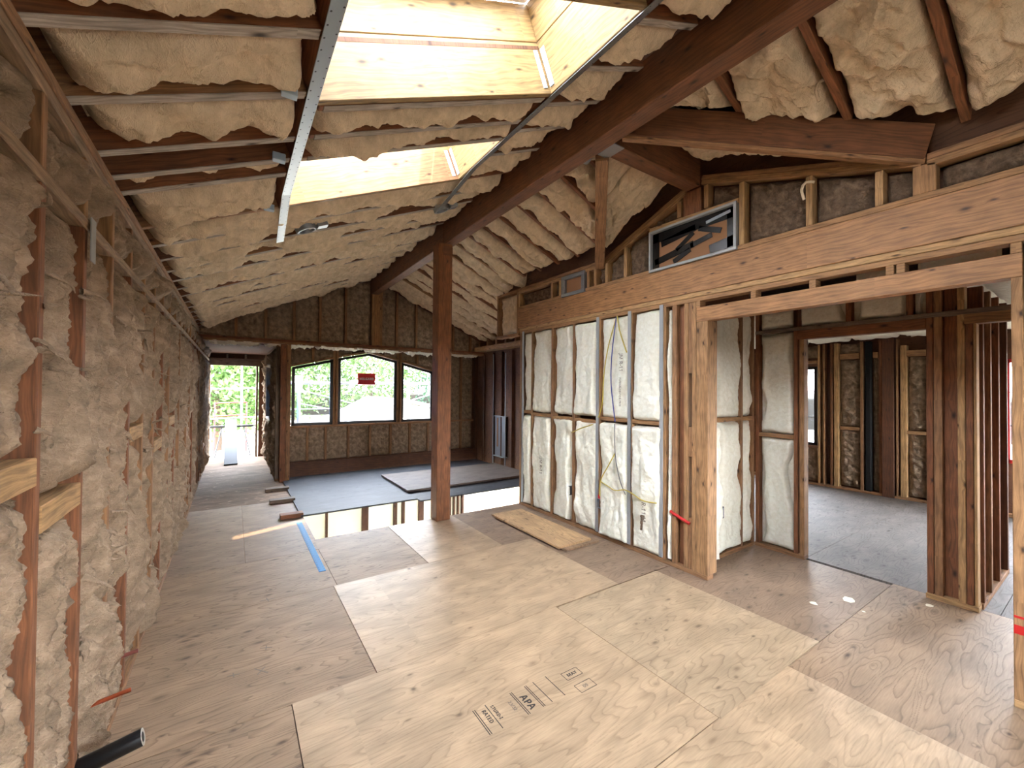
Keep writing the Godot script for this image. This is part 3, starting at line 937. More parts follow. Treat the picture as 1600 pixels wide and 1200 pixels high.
	for i in right_z.size() - 1:
		row.call(1.645, 2.11, right_z[i + 1], right_z[i], oc, "short cream batt between steel strap and ridge beam, %s bay from the lamp housing" % nth(right_z.size() - 1 - i), "batts between strap and ridge beam")
	var of := oc.duplicate()
	of["res"] = 0.018
	of["bulge"] = 0.085
	of["rad"] = 0.10
	of["fold"] = 0.03
	of["rag"] = 0.03
	of["over"] = 0.0
	of["crease"] = 0.024
	of["fv"] = 2.6
	for i in far_z.size() - 1:
		of["bulge"] = rng.randf_range(0.0, 0.045)
		row.call(-0.44, 2.11, far_z[i + 1], far_z[i], of, "long cream roof batt from pipe wall to ridge beam, %s row from the gable" % nth(far_z.size() - 1 - i), "long ceiling batts beyond the skylights")
	# insulation, right slope
	var rowr := func(x0: float, x1: float, z0: float, z1: float, o: Dictionary, label: String, group: String) -> void:
		batt("insulation_batt", SR(x0, 0.0, z1 - 0.022), SR(x0, 0.0, z0 + 0.022), SR(x1, 0.0, z0 + 0.022), SR(x1, 0.0, z1 - 0.022), -RN, M.wool_cream, o, label, group)
	for i in far_z.size() - 1:
		var x1 := 3.33 if far_z[i + 1] > -4.9 else 4.6
		of["bulge"] = rng.randf_range(0.02, 0.06)
		rowr.call(2.27, x1, far_z[i + 1], far_z[i], of, ("cream batt sloping from ridge beam to the low wall, %s row from the gable" if x1 < 4.0 else "cream batt sloping from ridge beam over the stairwell, %s row from the gable") % nth(far_z.size() - 1 - i), "ceiling batts over the white batt wall" if x1 < 4.0 else "ceiling batts over the stairwell")
	# jack bays beside the right valley: x on the valley as a function of z
	var vx := func(z: float) -> float:
		return clampf(2.27 + (z + 2.02) * 0.787, 2.27, 3.36)
	var jz := [-2.02, -1.414, -0.955, -0.512, -0.07, 0.37]
	var oj := {"bulge": 0.03, "amp": 0.045, "crease": 0.024, "rag": 0.02, "res": 0.014, "depth": 0.10, "rad": 0.08, "fu": 5.0, "fv": 4.0, "fine": 0.006, "fold": 0.04}
	var jl := ["small triangular cream batt in the tip of the valley under the ridge beam", "cream batt between two jack rafters, the narrower bay beside the valley", "wide cream batt between two jack rafters above the low wall corner", "cream batt next to the last visible jack rafter above the low wall", "cream batt in the roof bay past the last jack rafter"]
	for i in 5:
		var z0: float = jz[i]
		var z1: float = jz[i + 1]
		batt("insulation_batt", SR(2.27, 0.0, z1 - 0.022), SR(2.27, 0.0, z0 + 0.022), SR(vx.call(z0 + 0.022), 0.0, z0 + 0.022), SR(vx.call(z1 - 0.022), 0.0, z1 - 0.022), -RN, M.wool_cream, oj, jl[i])
	var lz := [-3.25, -2.90, -2.55, -2.24]
	for i in 3:
		var za: float = lz[i] + 0.02
		var zb: float = lz[i + 1] - 0.02
		batt("insulation_batt", SR(2.27, 0.0, zb), SR(2.27, 0.0, za), SR(2.27 + (-2.15 - za) * 0.96, 0.0, za), SR(2.29 + (-2.15 - zb) * 0.96, 0.0, zb), -RN, M.wool_cream, oj, "cream batt between ridge beam and valley rafter, %s bay from the cross ridge beam" % nth(3 - i))
		if i > 0:
			lum(c, "rafter", SR(2.25, 0.12, lz[i]), SR(2.29 + (-2.15 - lz[i]) * 0.96, 0.12, lz[i]), 0.04, 0.24, M.fir_red, RN)
	# cross gable: two triangles of batts beside the short ridge beam
	var nl := Vector3(0, -0.92, -0.39)
	var nr := Vector3(0, -0.94, 0.33)
	batt("insulation_batt", Vector3(2.36, 3.60, -2.23), Vector3(2.36, 3.58, -2.28), Vector3(2.86, 3.36, -2.80), Vector3(2.86, 3.60, -2.23), -nl * -1.0, M.wool_cream, oj, "cream batt beside the valley rafter under the short cross ridge beam")
	batt("insulation_batt", Vector3(2.86, 3.60, -2.23), Vector3(2.86, 3.36, -2.80), Vector3(3.33, 3.14, -3.20), Vector3(3.33, 3.60, -2.23), -nl * -1.0, M.wool_cream, oj, "cream batt with hanging tufts between short cross ridge beam and low wall gable")
	batt("insulation_batt", Vector3(2.50, 3.60, -1.90), Vector3(2.40, 3.60, -2.07), Vector3(3.33, 3.60, -2.07), Vector3(3.33, 3.35, -1.30), nr, M.wool_cream, oj, "pale cream batt drooping over the plate beside the valley board")
	batt("insulation_batt", Vector3(2.60, 3.50, -1.80), Vector3(3.33, 3.35, -1.30), Vector3(3.33, 3.12, -0.72), Vector3(3.10, 3.22, -1.10), nr, M.wool_cream, oj, "thin cream batt strip between valley board and gable plate")

# ---------------------------------------------------------------- gable end and windows
func roof_y(x: float) -> float:
	return (2.728 + 0.43 * x) if x < RIDGE_X else 3.67 - 0.44 * (x - RIDGE_X)

func build_far_end() -> void:
	var g := structure("wall_gable", "gable wall of studs and brown batts on a plate over the stairwell")
	slab(g, "sheathing", [Vector3(-0.7, 2.33, GZ - 0.16), Vector3(4.8, 2.33, GZ - 0.16), Vector3(4.8, 2.75, GZ - 0.16), Vector3(RIDGE_X, 3.95, GZ - 0.16), Vector3(-0.7, 2.72, GZ - 0.16)], Vector3(0, 0, -0.02), M.ply_wall, "xy")
	bx(g, "bottom_plate", Vector3(LX, 2.375, GZ - 0.14), Vector3(4.6, 2.413, GZ), M.fir_red)
	bx(g, "bottom_plate", Vector3(LX, 2.335, GZ - 0.14), Vector3(4.6, 2.373, GZ + 0.004), M.fir2)
	bx(g, "gable_post", Vector3(2.155, 2.413, GZ - 0.12), Vector3(2.20, 3.44, GZ + 0.02), M.fir)
	bx(g, "gable_post", Vector3(2.202, 2.413, GZ - 0.12), Vector3(2.30, 3.44, GZ + 0.025), M.beam)
	bx(g, "gable_post", Vector3(2.302, 2.413, GZ - 0.12), Vector3(2.35, 3.44, GZ + 0.02), M.fir)
	var xs := [LX, 0.02, 0.43, 0.85, 1.26, 1.69, 2.155]
	var xr := [2.35, 2.64, 3.04, 3.45, 3.86, 4.27, 4.6]
	var od := {"bulge": -0.03, "amp": 0.018, "crease": 0.03, "rag": 0.01, "res": 0.025, "depth": 0.06, "rad": 0.05, "fu": 10.0, "fv": 10.0, "fine": 0.01}
	for run in [xs, xr]:
		for i in run.size() - 1:
			var a: float = run[i] + (0.02 if i > 0 else 0.0)
			var b: float = run[i + 1] - 0.02
			if i > 0:
				bx(g, "stud", Vector3(run[i] - 0.02, 2.413, GZ - 0.14), Vector3(run[i] + 0.02, roof_y(run[i]) - 0.01, GZ), M.fir2)
			batt("insulation_batt", Vector3(a, 2.413, GZ), Vector3(b, 2.413, GZ), Vector3(b, roof_y(b), GZ), Vector3(a, roof_y(a), GZ), Vector3.BACK, M.wool_tan, od, "dark brown gable batt, %s bay from the %s" % [nth(i + 1), "pipe wall" if run == xs else "gable post"], "brown batts of the gable")
	# ragged pale insulation hanging under the gable plate
	for i in 6:
		var x0 := -0.40 + i * 0.82
		batt("insulation_batt", Vector3(x0, 2.335, -8.42), Vector3(x0 + 0.80, 2.335, -8.42), Vector3(x0 + 0.80, 2.335, -8.0), Vector3(x0, 2.335, -8.0), Vector3.DOWN, M.wool_white, {"bulge": 0.03, "amp": 0.03, "crease": 0.05, "rag": 0.05, "res": 0.025, "depth": 0.01, "rad": 0.08, "fu": 6.0, "fv": 6.0}, "ragged pale flap under the gable plate, %s from the pipe wall" % nth(i + 1), "flaps under the gable plate")
	var s := structure("wall_far", "window wall with brown batts under the gable")
	# soffit over the window strip and corridor
	slab(s, "soffit", [Vector3(-0.7, 2.36, -8.1), Vector3(4.8, 2.36, -8.1), Vector3(4.8, 2.36, -8.7), Vector3(-0.7, 2.36, -8.7)], Vector3(0, 0.02, 0), M.ply_wall)
	var zs := WZ - 0.12
	var T := Vector3(0, 0, -0.02)
	var wall_polys := [
		[Vector3(0.6, -0.2, zs), Vector3(4.8, -0.2, zs), Vector3(4.8, 0.89, zs), Vector3(0.6, 0.89, zs)],
		[Vector3(0.6, 0.89, zs), Vector3(0.87, 0.89, zs), Vector3(0.87, 2.4, zs), Vector3(0.6, 2.4, zs)],
		[Vector3(1.57, 0.89, zs), Vector3(1.66, 0.89, zs), Vector3(1.66, 2.4, zs), Vector3(1.57, 2.4, zs)],
		[Vector3(2.80, 0.89, zs), Vector3(2.90, 0.89, zs), Vector3(2.90, 2.4, zs), Vector3(2.80, 2.4, zs)],
		[Vector3(3.60, 0.89, zs), Vector3(4.8, 0.89, zs), Vector3(4.8, 2.4, zs), Vector3(3.60, 2.4, zs)],
		[Vector3(0.87, 1.98, zs), Vector3(1.57, 2.15, zs), Vector3(1.57, 2.4, zs), Vector3(0.87, 2.4, zs)],
		[Vector3(1.66, 2.175, zs), Vector3(2.23, 2.30, zs), Vector3(2.23, 2.4, zs), Vector3(1.66, 2.4, zs)],
		[Vector3(2.23, 2.30, zs), Vector3(2.80, 2.17, zs), Vector3(2.80, 2.4, zs), Vector3(2.23, 2.4, zs)],
		[Vector3(2.90, 2.15, zs), Vector3(3.60, 1.97, zs), Vector3(3.60, 2.4, zs), Vector3(2.90, 2.4, zs)]]
	for p in wall_polys:
		slab(s, "sheathing", p, T, M.ply_wall, "xy")
	bx(s, "sill_plate", Vector3(0.78, 0.865, WZ - 0.12), Vector3(4.6, 0.905, WZ), M.fir2)
	bx(s, "bottom_plate", Vector3(0.78, 0.215, WZ - 0.12), Vector3(4.6, 0.255, WZ), M.dark_timber)
	for x in [0.835, 1.59, 1.64, 2.82, 2.88, 3.64]:
		bx(s, "stud", Vector3(x - 0.02, 0.905, WZ - 0.12), Vector3(x + 0.02, 2.34, WZ), M.fir2)
	lum(s, "window_head", Vector3(0.85, 1.995, WZ - 0.06), Vector3(1.61, 2.18, WZ - 0.06), 0.12, 0.038, M.fir2)
	lum(s, "window_head", Vector3(1.63, 2.185, WZ - 0.06), Vector3(2.23, 2.322, WZ - 0.06), 0.12, 0.038, M.fir2)
	lum(s, "window_head", Vector3(2.23, 2.322, WZ - 0.06), Vector3(2.84, 2.182, WZ - 0.06), 0.12, 0.038, M.fir2)
	lum(s, "window_head", Vector3(2.86, 2.18, WZ - 0.06), Vector3(3.62, 1.985, WZ - 0.06), 0.12, 0.038, M.fir2)
	var xb := [0.80, 1.14, 1.45, 1.86, 2.27, 2.68, 3.09, 3.50, 3.91, 4.28, 4.58]
	for i in xb.size() - 1:
		if i > 0:
			bx(s, "stud", Vector3(xb[i] - 0.02, 0.255, WZ - 0.12), Vector3(xb[i] + 0.02, 0.865, WZ), M.fir2)
		wall_batt("insulation_batt", "+z", WZ, xb[i] + 0.02, xb[i + 1] - 0.02, 0.255, 0.865, M.wool_tan, od, "dark brown batt below the window sill, %s bay from the corridor post" % nth(i + 1), "brown batts under the window sill")
	var tb := 0
	for e in [[3.66, 3.91], [3.95, 4.26], [4.30, 4.58]]:
		tb += 1
		if e[0] > 3.8:
			bx(s, "stud", Vector3(e[0] - 0.04, 0.905, WZ - 0.12), Vector3(e[0], 2.34, WZ), M.fir2)
		wall_batt("insulation_batt", "+z", WZ, e[0], e[1], 0.905, 2.335, M.wool_tan, od, "tall dark brown batt, %s bay from the windows towards the sheathed side wall" % nth(tb), "brown batts right of the windows")
	tb = 0
	for e in [[0.87, 1.20, 2.03, 2.10], [1.24, 1.57, 2.11, 2.19], [1.66, 1.92, 2.22, 2.27], [2.55, 2.80, 2.27, 2.21], [2.90, 3.22, 2.19, 2.12], [3.26, 3.60, 2.11, 2.02]]:
		tb += 1
		batt("insulation_batt", Vector3(e[0], e[2], WZ), Vector3(e[1], e[3], WZ), Vector3(e[1], 2.335, WZ), Vector3(e[0], 2.335, WZ), Vector3.BACK, M.wool_tan, od, "thin brown batt wedge over the window heads, %s from the corridor post" % nth(tb), "batt wedges over the windows")
	for x in [1.22, 3.24]:
		bx(s, "cripple_stud", Vector3(x - 0.02, 2.12, WZ - 0.12), Vector3(x + 0.02, 2.335, WZ), M.fir2)
	# windows with black frames
	var wins := [[[0.875, 0.905], [1.57, 0.905], [1.57, 2.145], [0.875, 1.975]], [[1.66, 0.905], [2.80, 0.905], [2.80, 2.165], [2.23, 2.295], [1.66, 2.17]], [[2.90, 0.905], [3.60, 0.905], [3.60, 1.965], [2.90, 2.14]]]
	for i in 3:
		var wn := structure("window_%d" % (i + 1), ["black framed window with sloping head beside the corridor post", "middle black framed window with a peaked head", "black framed window with sloping head behind the stained post"][i])
		var q: Array = wins[i]
		var cpt := Vector2.ZERO
		for p in q:
			cpt += Vector2(p[0], p[1]) / q.size()
		for k in q.size():
			var p0 := Vector2(q[k][0], q[k][1])
			var p1 := Vector2(q[(k + 1) % q.size()][0], q[(k + 1) % q.size()][1])
			var d := (p1 - p0).normalized()
			var nrm := Vector2(-d.y, d.x)
			if nrm.dot(cpt - p0) < 0:
				nrm = -nrm
			var o := nrm * 0.025
			lum(wn, "frame", Vector3(p0.x + o.x, p0.y + o.y, WZ - 0.05), Vector3(p1.x + o.x, p1.y + o.y, WZ - 0.05), 0.05, 0.05, M.frame_black, Vector3.BACK.cross(Vector3(d.x, d.y, 0)))
		var pts := []
		for p in q:
			pts.append(Vector3(p[0], p[1], WZ - 0.06))
		slab(wn, "pane", pts, Vector3(0, 0, -0.005), M.glass, "xy")
	# sheathed side wall past the stairwell
	var e := structure("wall_side", "sheathed side wall with bare plywood and a recessed niche by the stairwell")
	slab(e, "sheathing", [Vector3(4.66, -0.2, -8.6), Vector3(4.66, -0.2, -4.78), Vector3(4.66, 2.75, -4.78), Vector3(4.66, 2.75, -8.6)], Vector3(0.02, 0, 0), M.ply_wall, "zy", 1.22, 2.44)
	for z in [-8.40, -8.05, -7.64, -7.28, -6.9, -6.5, -6.1, -5.7, -5.3]:
		bx(e, "stud", Vector3(4.60, 0.0, z - 0.02), Vector3(4.66, 2.38, z + 0.02), M.dark_timber)
	for z in [-7.573, -7.098]:
		bx(e, "edge_bead", Vector3(4.585, 0.02, z - 0.008), Vector3(4.60, 2.34, z + 0.008), M.galv_dull, 0.001)
	bx(e, "edge_bead", Vector3(4.59, 0.02, -7.985), Vector3(4.60, 2.34, -7.973), M.weathered, 0.001)
	bx(e, "ledge", Vector3(4.36, 2.41, -8.0), Vector3(4.60, 2.50, -4.83), M.fir)
	for z in [-7.9, -7.55, -7.2, -6.85, -6.5]:
		bx(e, "blocking", Vector3(4.42, 2.50, z - 0.03), Vector3(4.60, 2.66, z + 0.03), M.fir2)
	bx(e, "niche_back", Vector3(4.61, 0.22, -7.52), Vector3(4.63, 1.03, -7.12), M.box_grey)
	bx(e, "niche_shelf", Vector3(4.56, 1.03, -7.52), Vector3(4.66, 1.045, -7.12), M.galv_dull, 0.002)
	bx(e, "niche_shelf", Vector3(4.56, 0.20, -7.52), Vector3(4.66, 0.215, -7.12), M.galv_dull, 0.002)
	bx(e, "niche_label", Vector3(4.604, 0.40, -7.44), Vector3(4.61, 1.0, -7.39), M.card, 0.001)

# ---------------------------------------------------------------- corridor to the outside door
func build_corridor() -> void:
	var w := structure("wall_corridor", "corridor wall with ragged insulation and the open doorway at its end")
	var cx := 0.60
	slab(w, "sheathing", [Vector3(cx + 0.15, 0.0, -11.4), Vector3(cx + 0.15, 0.0, -10.8), Vector3(cx + 0.15, 2.4, -10.8), Vector3(cx + 0.15, 2.4, -11.4)], Vector3(0.02, 0, 0), M.ply_wall, "zy")
	slab(w, "sheathing", [Vector3(cx + 0.15, 0.0, -9.2), Vector3(cx + 0.15, 0.0, -8.1), Vector3(cx + 0.15, 2.4, -8.1), Vector3(cx + 0.15, 2.4, -9.2)], Vector3(0.02, 0, 0), M.ply_wall, "zy")
	slab(w, "sheathing", [Vector3(cx + 0.15, 0.0, -10.8), Vector3(cx + 0.15, 0.0, -9.2), Vector3(cx + 0.15, 0.95, -9.2), Vector3(cx + 0.15, 0.95, -10.8)], Vector3(0.02, 0, 0), M.ply_wall, "zy")
	slab(w, "sheathing", [Vector3(cx + 0.15, 2.0, -10.8), Vector3(cx + 0.15, 2.0, -9.2), Vector3(cx + 0.15, 2.4, -9.2), Vector3(cx + 0.15, 2.4, -10.8)], Vector3(0.02, 0, 0), M.ply_wall, "zy")
	bx(w, "bottom_plate", Vector3(cx, 0, -11.3), Vector3(cx + 0.14, 0.04, -8.15), M.fir2)
	bx(w, "top_plate", Vector3(cx, 2.30, -11.3), Vector3(cx + 0.14, 2.34, -8.15), M.fir2)
	var zs := [-8.18, -8.58, -8.98, -9.2, -10.0, -10.8, -11.25]
	for z in zs:
		if z < -9.3 and z > -10.7:
			continue
		bx(w, "stud", Vector3(cx, 0.04, z - 0.02), Vector3(cx + 0.14, 2.30, z + 0.02), M.weathered)
	bx(w, "window_sill", Vector3(cx, 0.92, -10.8), Vector3(cx + 0.14, 0.96, -9.2), M.weathered)
	var o := {"bulge": 0.03, "amp": 0.04, "crease": 0.05, "rag": 0.04, "res": 0.03, "depth": 0.10, "rad": 0.06, "fu": 9.0, "fv": 4.0}
	var cb := 0
	for e in [[-8.56, -8.20, 0.04, 2.3], [-8.96, -8.60, 0.04, 2.3], [-9.18, -9.0, 0.04, 2.3], [-9.98, -9.22, 0.04, 0.92], [-10.78, -10.0, 0.04, 0.92], [-10.78, -9.22, 2.02, 2.3], [-11.23, -10.82, 0.04, 2.3]]:
		cb += 1
		wall_batt("insulation_batt", "-x", cx, e[0], e[1], e[2], e[3], M.wool_tan, o, ["ragged tan batt next to the corridor post", "ragged tan batt second from the corridor post", "narrow tan batt beside the filmed corridor window", "tan batt under the filmed window, corridor post half", "tan batt under the filmed window, doorway half", "tan batt over the filmed corridor window", "ragged tan batt next to the open doorway"][cb - 1], "batts of the corridor wall")
	var film := bx(w, "window_film", Vector3(cx + 0.10, 0.96, -10.78), Vector3(cx + 0.105, 2.0, -9.22), M.blue_film, 0.001)
	film.set_meta("label", "blue protective film on the corridor window")
	slab(w, "soffit", [Vector3(-0.7, 2.36, -8.5), Vector3(0.78, 2.36, -8.5), Vector3(0.78, 2.36, -11.5), Vector3(-0.7, 2.36, -11.5)], Vector3(0, 0.02, 0), M.ply_wall)
	# doorway
	var d := structure("door_1", "open doorway framed in weathered lumber at the corridor end")
	var dz := -11.3
	bx(d, "header", Vector3(LX, 2.09, dz - 0.14), Vector3(0.60, 2.25, dz), M.weathered)
	bx(d, "jamb_stud", Vector3(LX - 0.02, 0.0, dz - 0.14), Vector3(-0.43, 2.09, dz), M.fir)
	bx(d, "jamb_stud", Vector3(0.43, 0.0, dz - 0.14), Vector3(0.47, 2.09, dz), M.weathered)
	bx(d, "jamb_stud", Vector3(0.49, 0.0, dz - 0.14), Vector3(0.60, 2.09, dz), M.dark_timber)
	bx(d, "cripple_stud", Vector3(-0.15, 2.25, dz - 0.14), Vector3(-0.11, 2.36, dz), M.weathered)
	bx(d, "cripple_stud", Vector3(0.2, 2.25, dz - 0.14), Vector3(0.24, 2.36, dz), M.weathered)
	slab(d, "sheathing", [Vector3(-0.7, 2.09, dz - 0.15), Vector3(0.78, 2.09, dz - 0.15), Vector3(0.78, 2.5, dz - 0.15), Vector3(-0.7, 2.5, dz - 0.15)], Vector3(0, 0, -0.02), M.ply_wall, "xy")

# ---------------------------------------------------------------- closet and the room beyond
func build_right_rooms() -> void:
	var w := structure("wall_closet", "closet framing with white batts behind the wide opening")
	var cz := -2.2
	slab(w, "backing", [Vector3(3.43, 0, cz - 0.1), Vector3(4.62, 0, cz - 0.1), Vector3(4.62, 2.5, cz - 0.1), Vector3(3.43, 2.5, cz - 0.1)], Vector3(0, 0, -0.012), M.ply_wall, "xy")
	bx(w, "bottom_plate", Vector3(3.47, 0, cz - 0.09), Vector3(4.52, 0.04, cz), M.fir2)
	for x in [3.80, 4.27, 4.50]:
		bx(w, "stud", Vector3(x - 0.02, 0.04, cz - 0.09), Vector3(x + 0.02, 2.42, cz), M.fir2)
	for e in [[3.82, 4.25], [4.29, 4.48], [3.49, 3.78]]:
		bx(w, "block", Vector3(e[0], 1.30, cz - 0.085), Vector3(e[1], 1.34, cz), M.fir)
	var o := {"bulge": 0.01, "amp": 0.016, "crease": 0.008, "rag": 0.04, "res": 0.018, "depth": 0.06, "rad": 0.06, "fu": 4.0, "fv": 2.4, "fine": 0.003}
	var cl := ["white batt just behind the corner posts of the wide opening", "white batt in the middle bay of the closet end wall", "narrow white batt in the inner corner bay of the closet end wall"]
	var k := 0
	for e in [[3.49, 3.78], [3.82, 4.25], [4.29, 4.48]]:
		wall_batt("insulation_batt", "+z", cz, e[0], e[1], 1.34, 2.40, M.wool_white, o, cl[k] + ", above its block")
		o["bulge"] = [0.10, 0.03, 0.01][k]
		wall_batt("insulation_batt", "+z", cz, e[0], e[1], 0.05 if k > 0 else 0.02, 1.30, M.wool_white, o, cl[k] + ", below its block")
		o["bulge"] = 0.01
		k += 1
	# closet back wall at x = 4.52
	var bxw := 4.52
	bx(w, "bottom_plate", Vector3(bxw, 0, -2.2), Vector3(bxw + 0.09, 0.04, -1.745), M.fir2)
	bx(w, "stud", Vector3(bxw, 0.04, -2.19), Vector3(bxw + 0.09, 2.42, -2.155), M.fir_red)
	bx(w, "stud", Vector3(bxw, 0.04, -1.835), Vector3(bxw + 0.09, 2.42, -1.80), M.fir_red)
	bx(w, "stud", Vector3(bxw, 0.04, -1.785), Vector3(bxw + 0.09, 2.10, -1.745), M.fir)
	bx(w, "block", Vector3(bxw, 1.135, -2.155), Vector3(bxw + 0.085, 1.175, -1.835), M.fir2)
	bx(w, "rail", Vector3(bxw - 0.006, 2.185, -2.19), Vector3(bxw + 0.09, 2.222, -0.42), M.weathered)
	bx(w, "header", Vector3(bxw, 2.10, -1.80), Vector3(bxw + 0.09, 2.185, -0.905), M.fir_red)
	wall_batt("insulation_batt", "-x", bxw + 0.01, -2.155, -1.835, 1.175, 2.185, M.wool_white, o, "white batt with a curling top edge beside the far doorway, above its block")
	wall_batt("insulation_batt", "-x", bxw + 0.01, -2.155, -1.835, 0.04, 1.135, M.wool_white, o, "white batt beside the far doorway, below its block")
	k = 0
	for e in [[-2.155, -1.835], [-1.79, -1.42], [-1.38, -1.02], [-0.98, -0.91]]:
		k += 1
		wall_batt("insulation_batt", "-x", bxw + 0.01, e[0], e[1], 2.225, 2.42, M.wool_white, o, "short white batt above the far doorway header, %s from the closet corner" % nth(k), "short batts over the far doorway")
	for z in [-1.815, -1.40, -1.00]:
		bx(w, "cripple_stud", Vector3(bxw, 2.222, z - 0.02), Vector3(bxw + 0.09, 2.42, z + 0.02), M.fir_red)
	for e in [[-0.904, -0.866, "fir_red"], [-0.862, -0.815, "fir2"], [-0.735, -0.695, "fir_pale"], [-0.692, -0.655, "fir_red"], [-0.652, -0.636, "fir_pale"]]:
		bx(w, "stud", Vector3(bxw, 0.04, e[0]), Vector3(bxw + 0.09, 2.42 if e[0] < -0.7 else 2.11, e[1]), M[e[2]])
	bx(w, "panel", Vector3(bxw + 0.05, 0.04, -0.815), Vector3(bxw + 0.09, 2.42, -0.735), M.fir_red)
	bx(w, "bottom_plate", Vector3(bxw - 0.01, 0, -0.91), Vector3(bxw + 0.10, 0.04, -0.63), M.fir_pale)
	bx(w, "header", Vector3(bxw, 2.11, -0.70), Vector3(bxw + 0.09, 2.185, 0.4), M.fir2)
	# stud wall running away from the second doorway
	for e in [[4.66, "fir_red"], [4.95, "fir2"], [5.30, "fir_red"], [5.70, "dark_timber"]]:
		bx(w, "stud", Vector3(e[0] - 0.02, 0.04, -0.71), Vector3(e[0] + 0.02, 2.40, -0.62), M[e[1]])
	bx(w, "bottom_plate", Vector3(4.61, 0, -0.71), Vector3(5.75, 0.04, -0.62), M.fir2)
	slab(w, "backing", [Vector3(4.62, 0, -0.73), Vector3(5.72, 0, -0.73), Vector3(5.72, 2.4, -0.73), Vector3(4.62, 2.4, -0.73)], Vector3(0, 0, -0.01), M.ply_wall, "xy")
	# outer shell of the far room
	var r := structure("wall_room", "far room walls with brown batts, dark post and tall windows")
	var fx := 8.30
	var shell := [[-5.0, -3.95, -0.02, 2.7], [-3.95, -3.03, -0.02, 0.67], [-3.95, -3.03, 2.03, 2.7], [-3.03, -0.94, -0.02, 2.7], [-0.94, 0.6, -0.02, 0.69], [-0.94, 0.6, 2.04, 2.7], [0.6, 2.4, -0.02, 2.7]]
	for s in shell:
		slab(r, "sheathing", [Vector3(fx + 0.13, s[2], s[0]), Vector3(fx + 0.13, s[2], s[1]), Vector3(fx + 0.13, s[3], s[1]), Vector3(fx + 0.13, s[3], s[0])], Vector3(0.02, 0, 0), M.ply_wall, "zy")
	slab(r, "sheathing", [Vector3(4.6, -0.02, -4.25), Vector3(8.45, -0.02, -4.25), Vector3(8.45, 2.7, -4.25), Vector3(4.6, 2.7, -4.25)], Vector3(0, 0, -0.02), M.ply_wall, "xy")
	slab(r, "sheathing", [Vector3(4.6, -0.02, -4.25), Vector3(4.6, -0.02, -2.3), Vector3(4.6, 2.7, -2.3), Vector3(4.6, 2.7, -4.25)], Vector3(0.02, 0, 0), M.ply_wall, "zy")
	slab(r, "roof_deck", [Vector3(3.40, 2.72, -4.9), Vector3(8.6, 2.72, -4.9), Vector3(8.6, 2.72, 2.5), Vector3(3.40, 2.72, 2.5)], Vector3(0, 0.03, 0), M.ply_wall)
	# side of the far room with a wide window facing the open sky
	for q in [[4.6, 8.45, -0.02, 0.9], [4.6, 8.45, 2.1, 2.72], [4.6, 5.8, 0.9, 2.1], [7.2, 8.45, 0.9, 2.1]]:
		slab(r, "sheathing", [Vector3(q[0], q[2], 2.3), Vector3(q[1], q[2], 2.3), Vector3(q[1], q[3], 2.3), Vector3(q[0], q[3], 2.3)], Vector3(0, 0, 0.02), M.ply_wall, "xy")
	bx(r, "bottom_plate", Vector3(fx, 0, -4.2), Vector3(fx + 0.12, 0.04, 2.2), M.fir2)
	var od := {"bulge": -0.02, "amp": 0.018, "crease": 0.035, "rag": 0.015, "res": 0.03, "depth": 0.06, "rad": 0.05, "fu": 8.0, "fv": 8.0, "fine": 0.01}
	for e in [[-3.00, -2.97, 0, 2.4, "fir_pale"], [-2.93, -2.90, 0, 2.4, "fir2"], [-2.82, -2.79, 0, 2.4, "fir_red"], [-2.77, -2.71, 0, 2.4, "fir_pale"], [-2.42, -2.38, 0, 2.4, "fir2"], [-2.19, -2.155, 0, 2.4, "fir_red"], [-1.99, -1.965, 0, 2.4, "fir2"], [-1.94, -1.87, 0, 2.3, "fir_pale"], [-1.66, -1.58, 0, 2.3, "fir_pale"], [-1.2, -1.16, 0, 2.4, "fir2"], [-1.0, -0.95, 0, 2.4, "fir_red"]]:
		bx(r, "stud", Vector3(fx, e[2] + 0.04, e[0]), Vector3(fx + 0.12, e[3], e[1]), M[e[4]])
	bx(r, "dark_post", Vector3(fx - 0.02, 0.0, -2.15), Vector3(fx + 0.10, 2.42, -2.01), M.dark_timber)
	bx(r, "vent_pipe", Vector3(fx - 0.01, 0.04, -2.36), Vector3(fx + 0.07, 2.40, -2.28), M.black_pipe, 0.03)
	for e in [[-2.69, -2.43, 2.13], [-2.26, -2.20, 2.13], [-3.28, -3.01, 2.08], [-1.87, -1.66, 2.13], [-2.69, -2.43, 0.98], [-1.87, -1.66, 0.98]]:
		bx(r, "block", Vector3(fx, e[2], e[0]), Vector3(fx + 0.10, e[2] + (0.09 if e[2] > 2.1 else 0.05), e[1]), M.fir)
	for e in [[-2.70, -2.43, 0.06, 0.97], [-2.70, -2.43, 1.04, 2.12], [-2.70, -2.43, 2.23, 2.38], [-2.27, -2.20, 0.06, 2.12], [-1.86, -1.67, 0.06, 0.97], [-1.86, -1.67, 1.04, 2.12], [-3.9, -3.01, 0.06, 0.62], [-3.9, -3.01, 2.18, 2.38], [-1.56, -1.22, 0.06, 2.38]]:
		k += 1
		wall_batt("insulation_batt", "-x", fx + 0.01, e[0], e[1], e[2], e[3], M.wool_tan, od, "brown batt of the far room, %s" % ["low beside the vent pipe", "tall beside the vent pipe", "short at the top beside the vent pipe", "narrow strip between vent pipe and dark post", "low right of the dark post", "tall right of the dark post", "under the tall bright window", "over the tall bright window", "last tall bay before the red edged window"][k - 5], "brown batts of the far room")
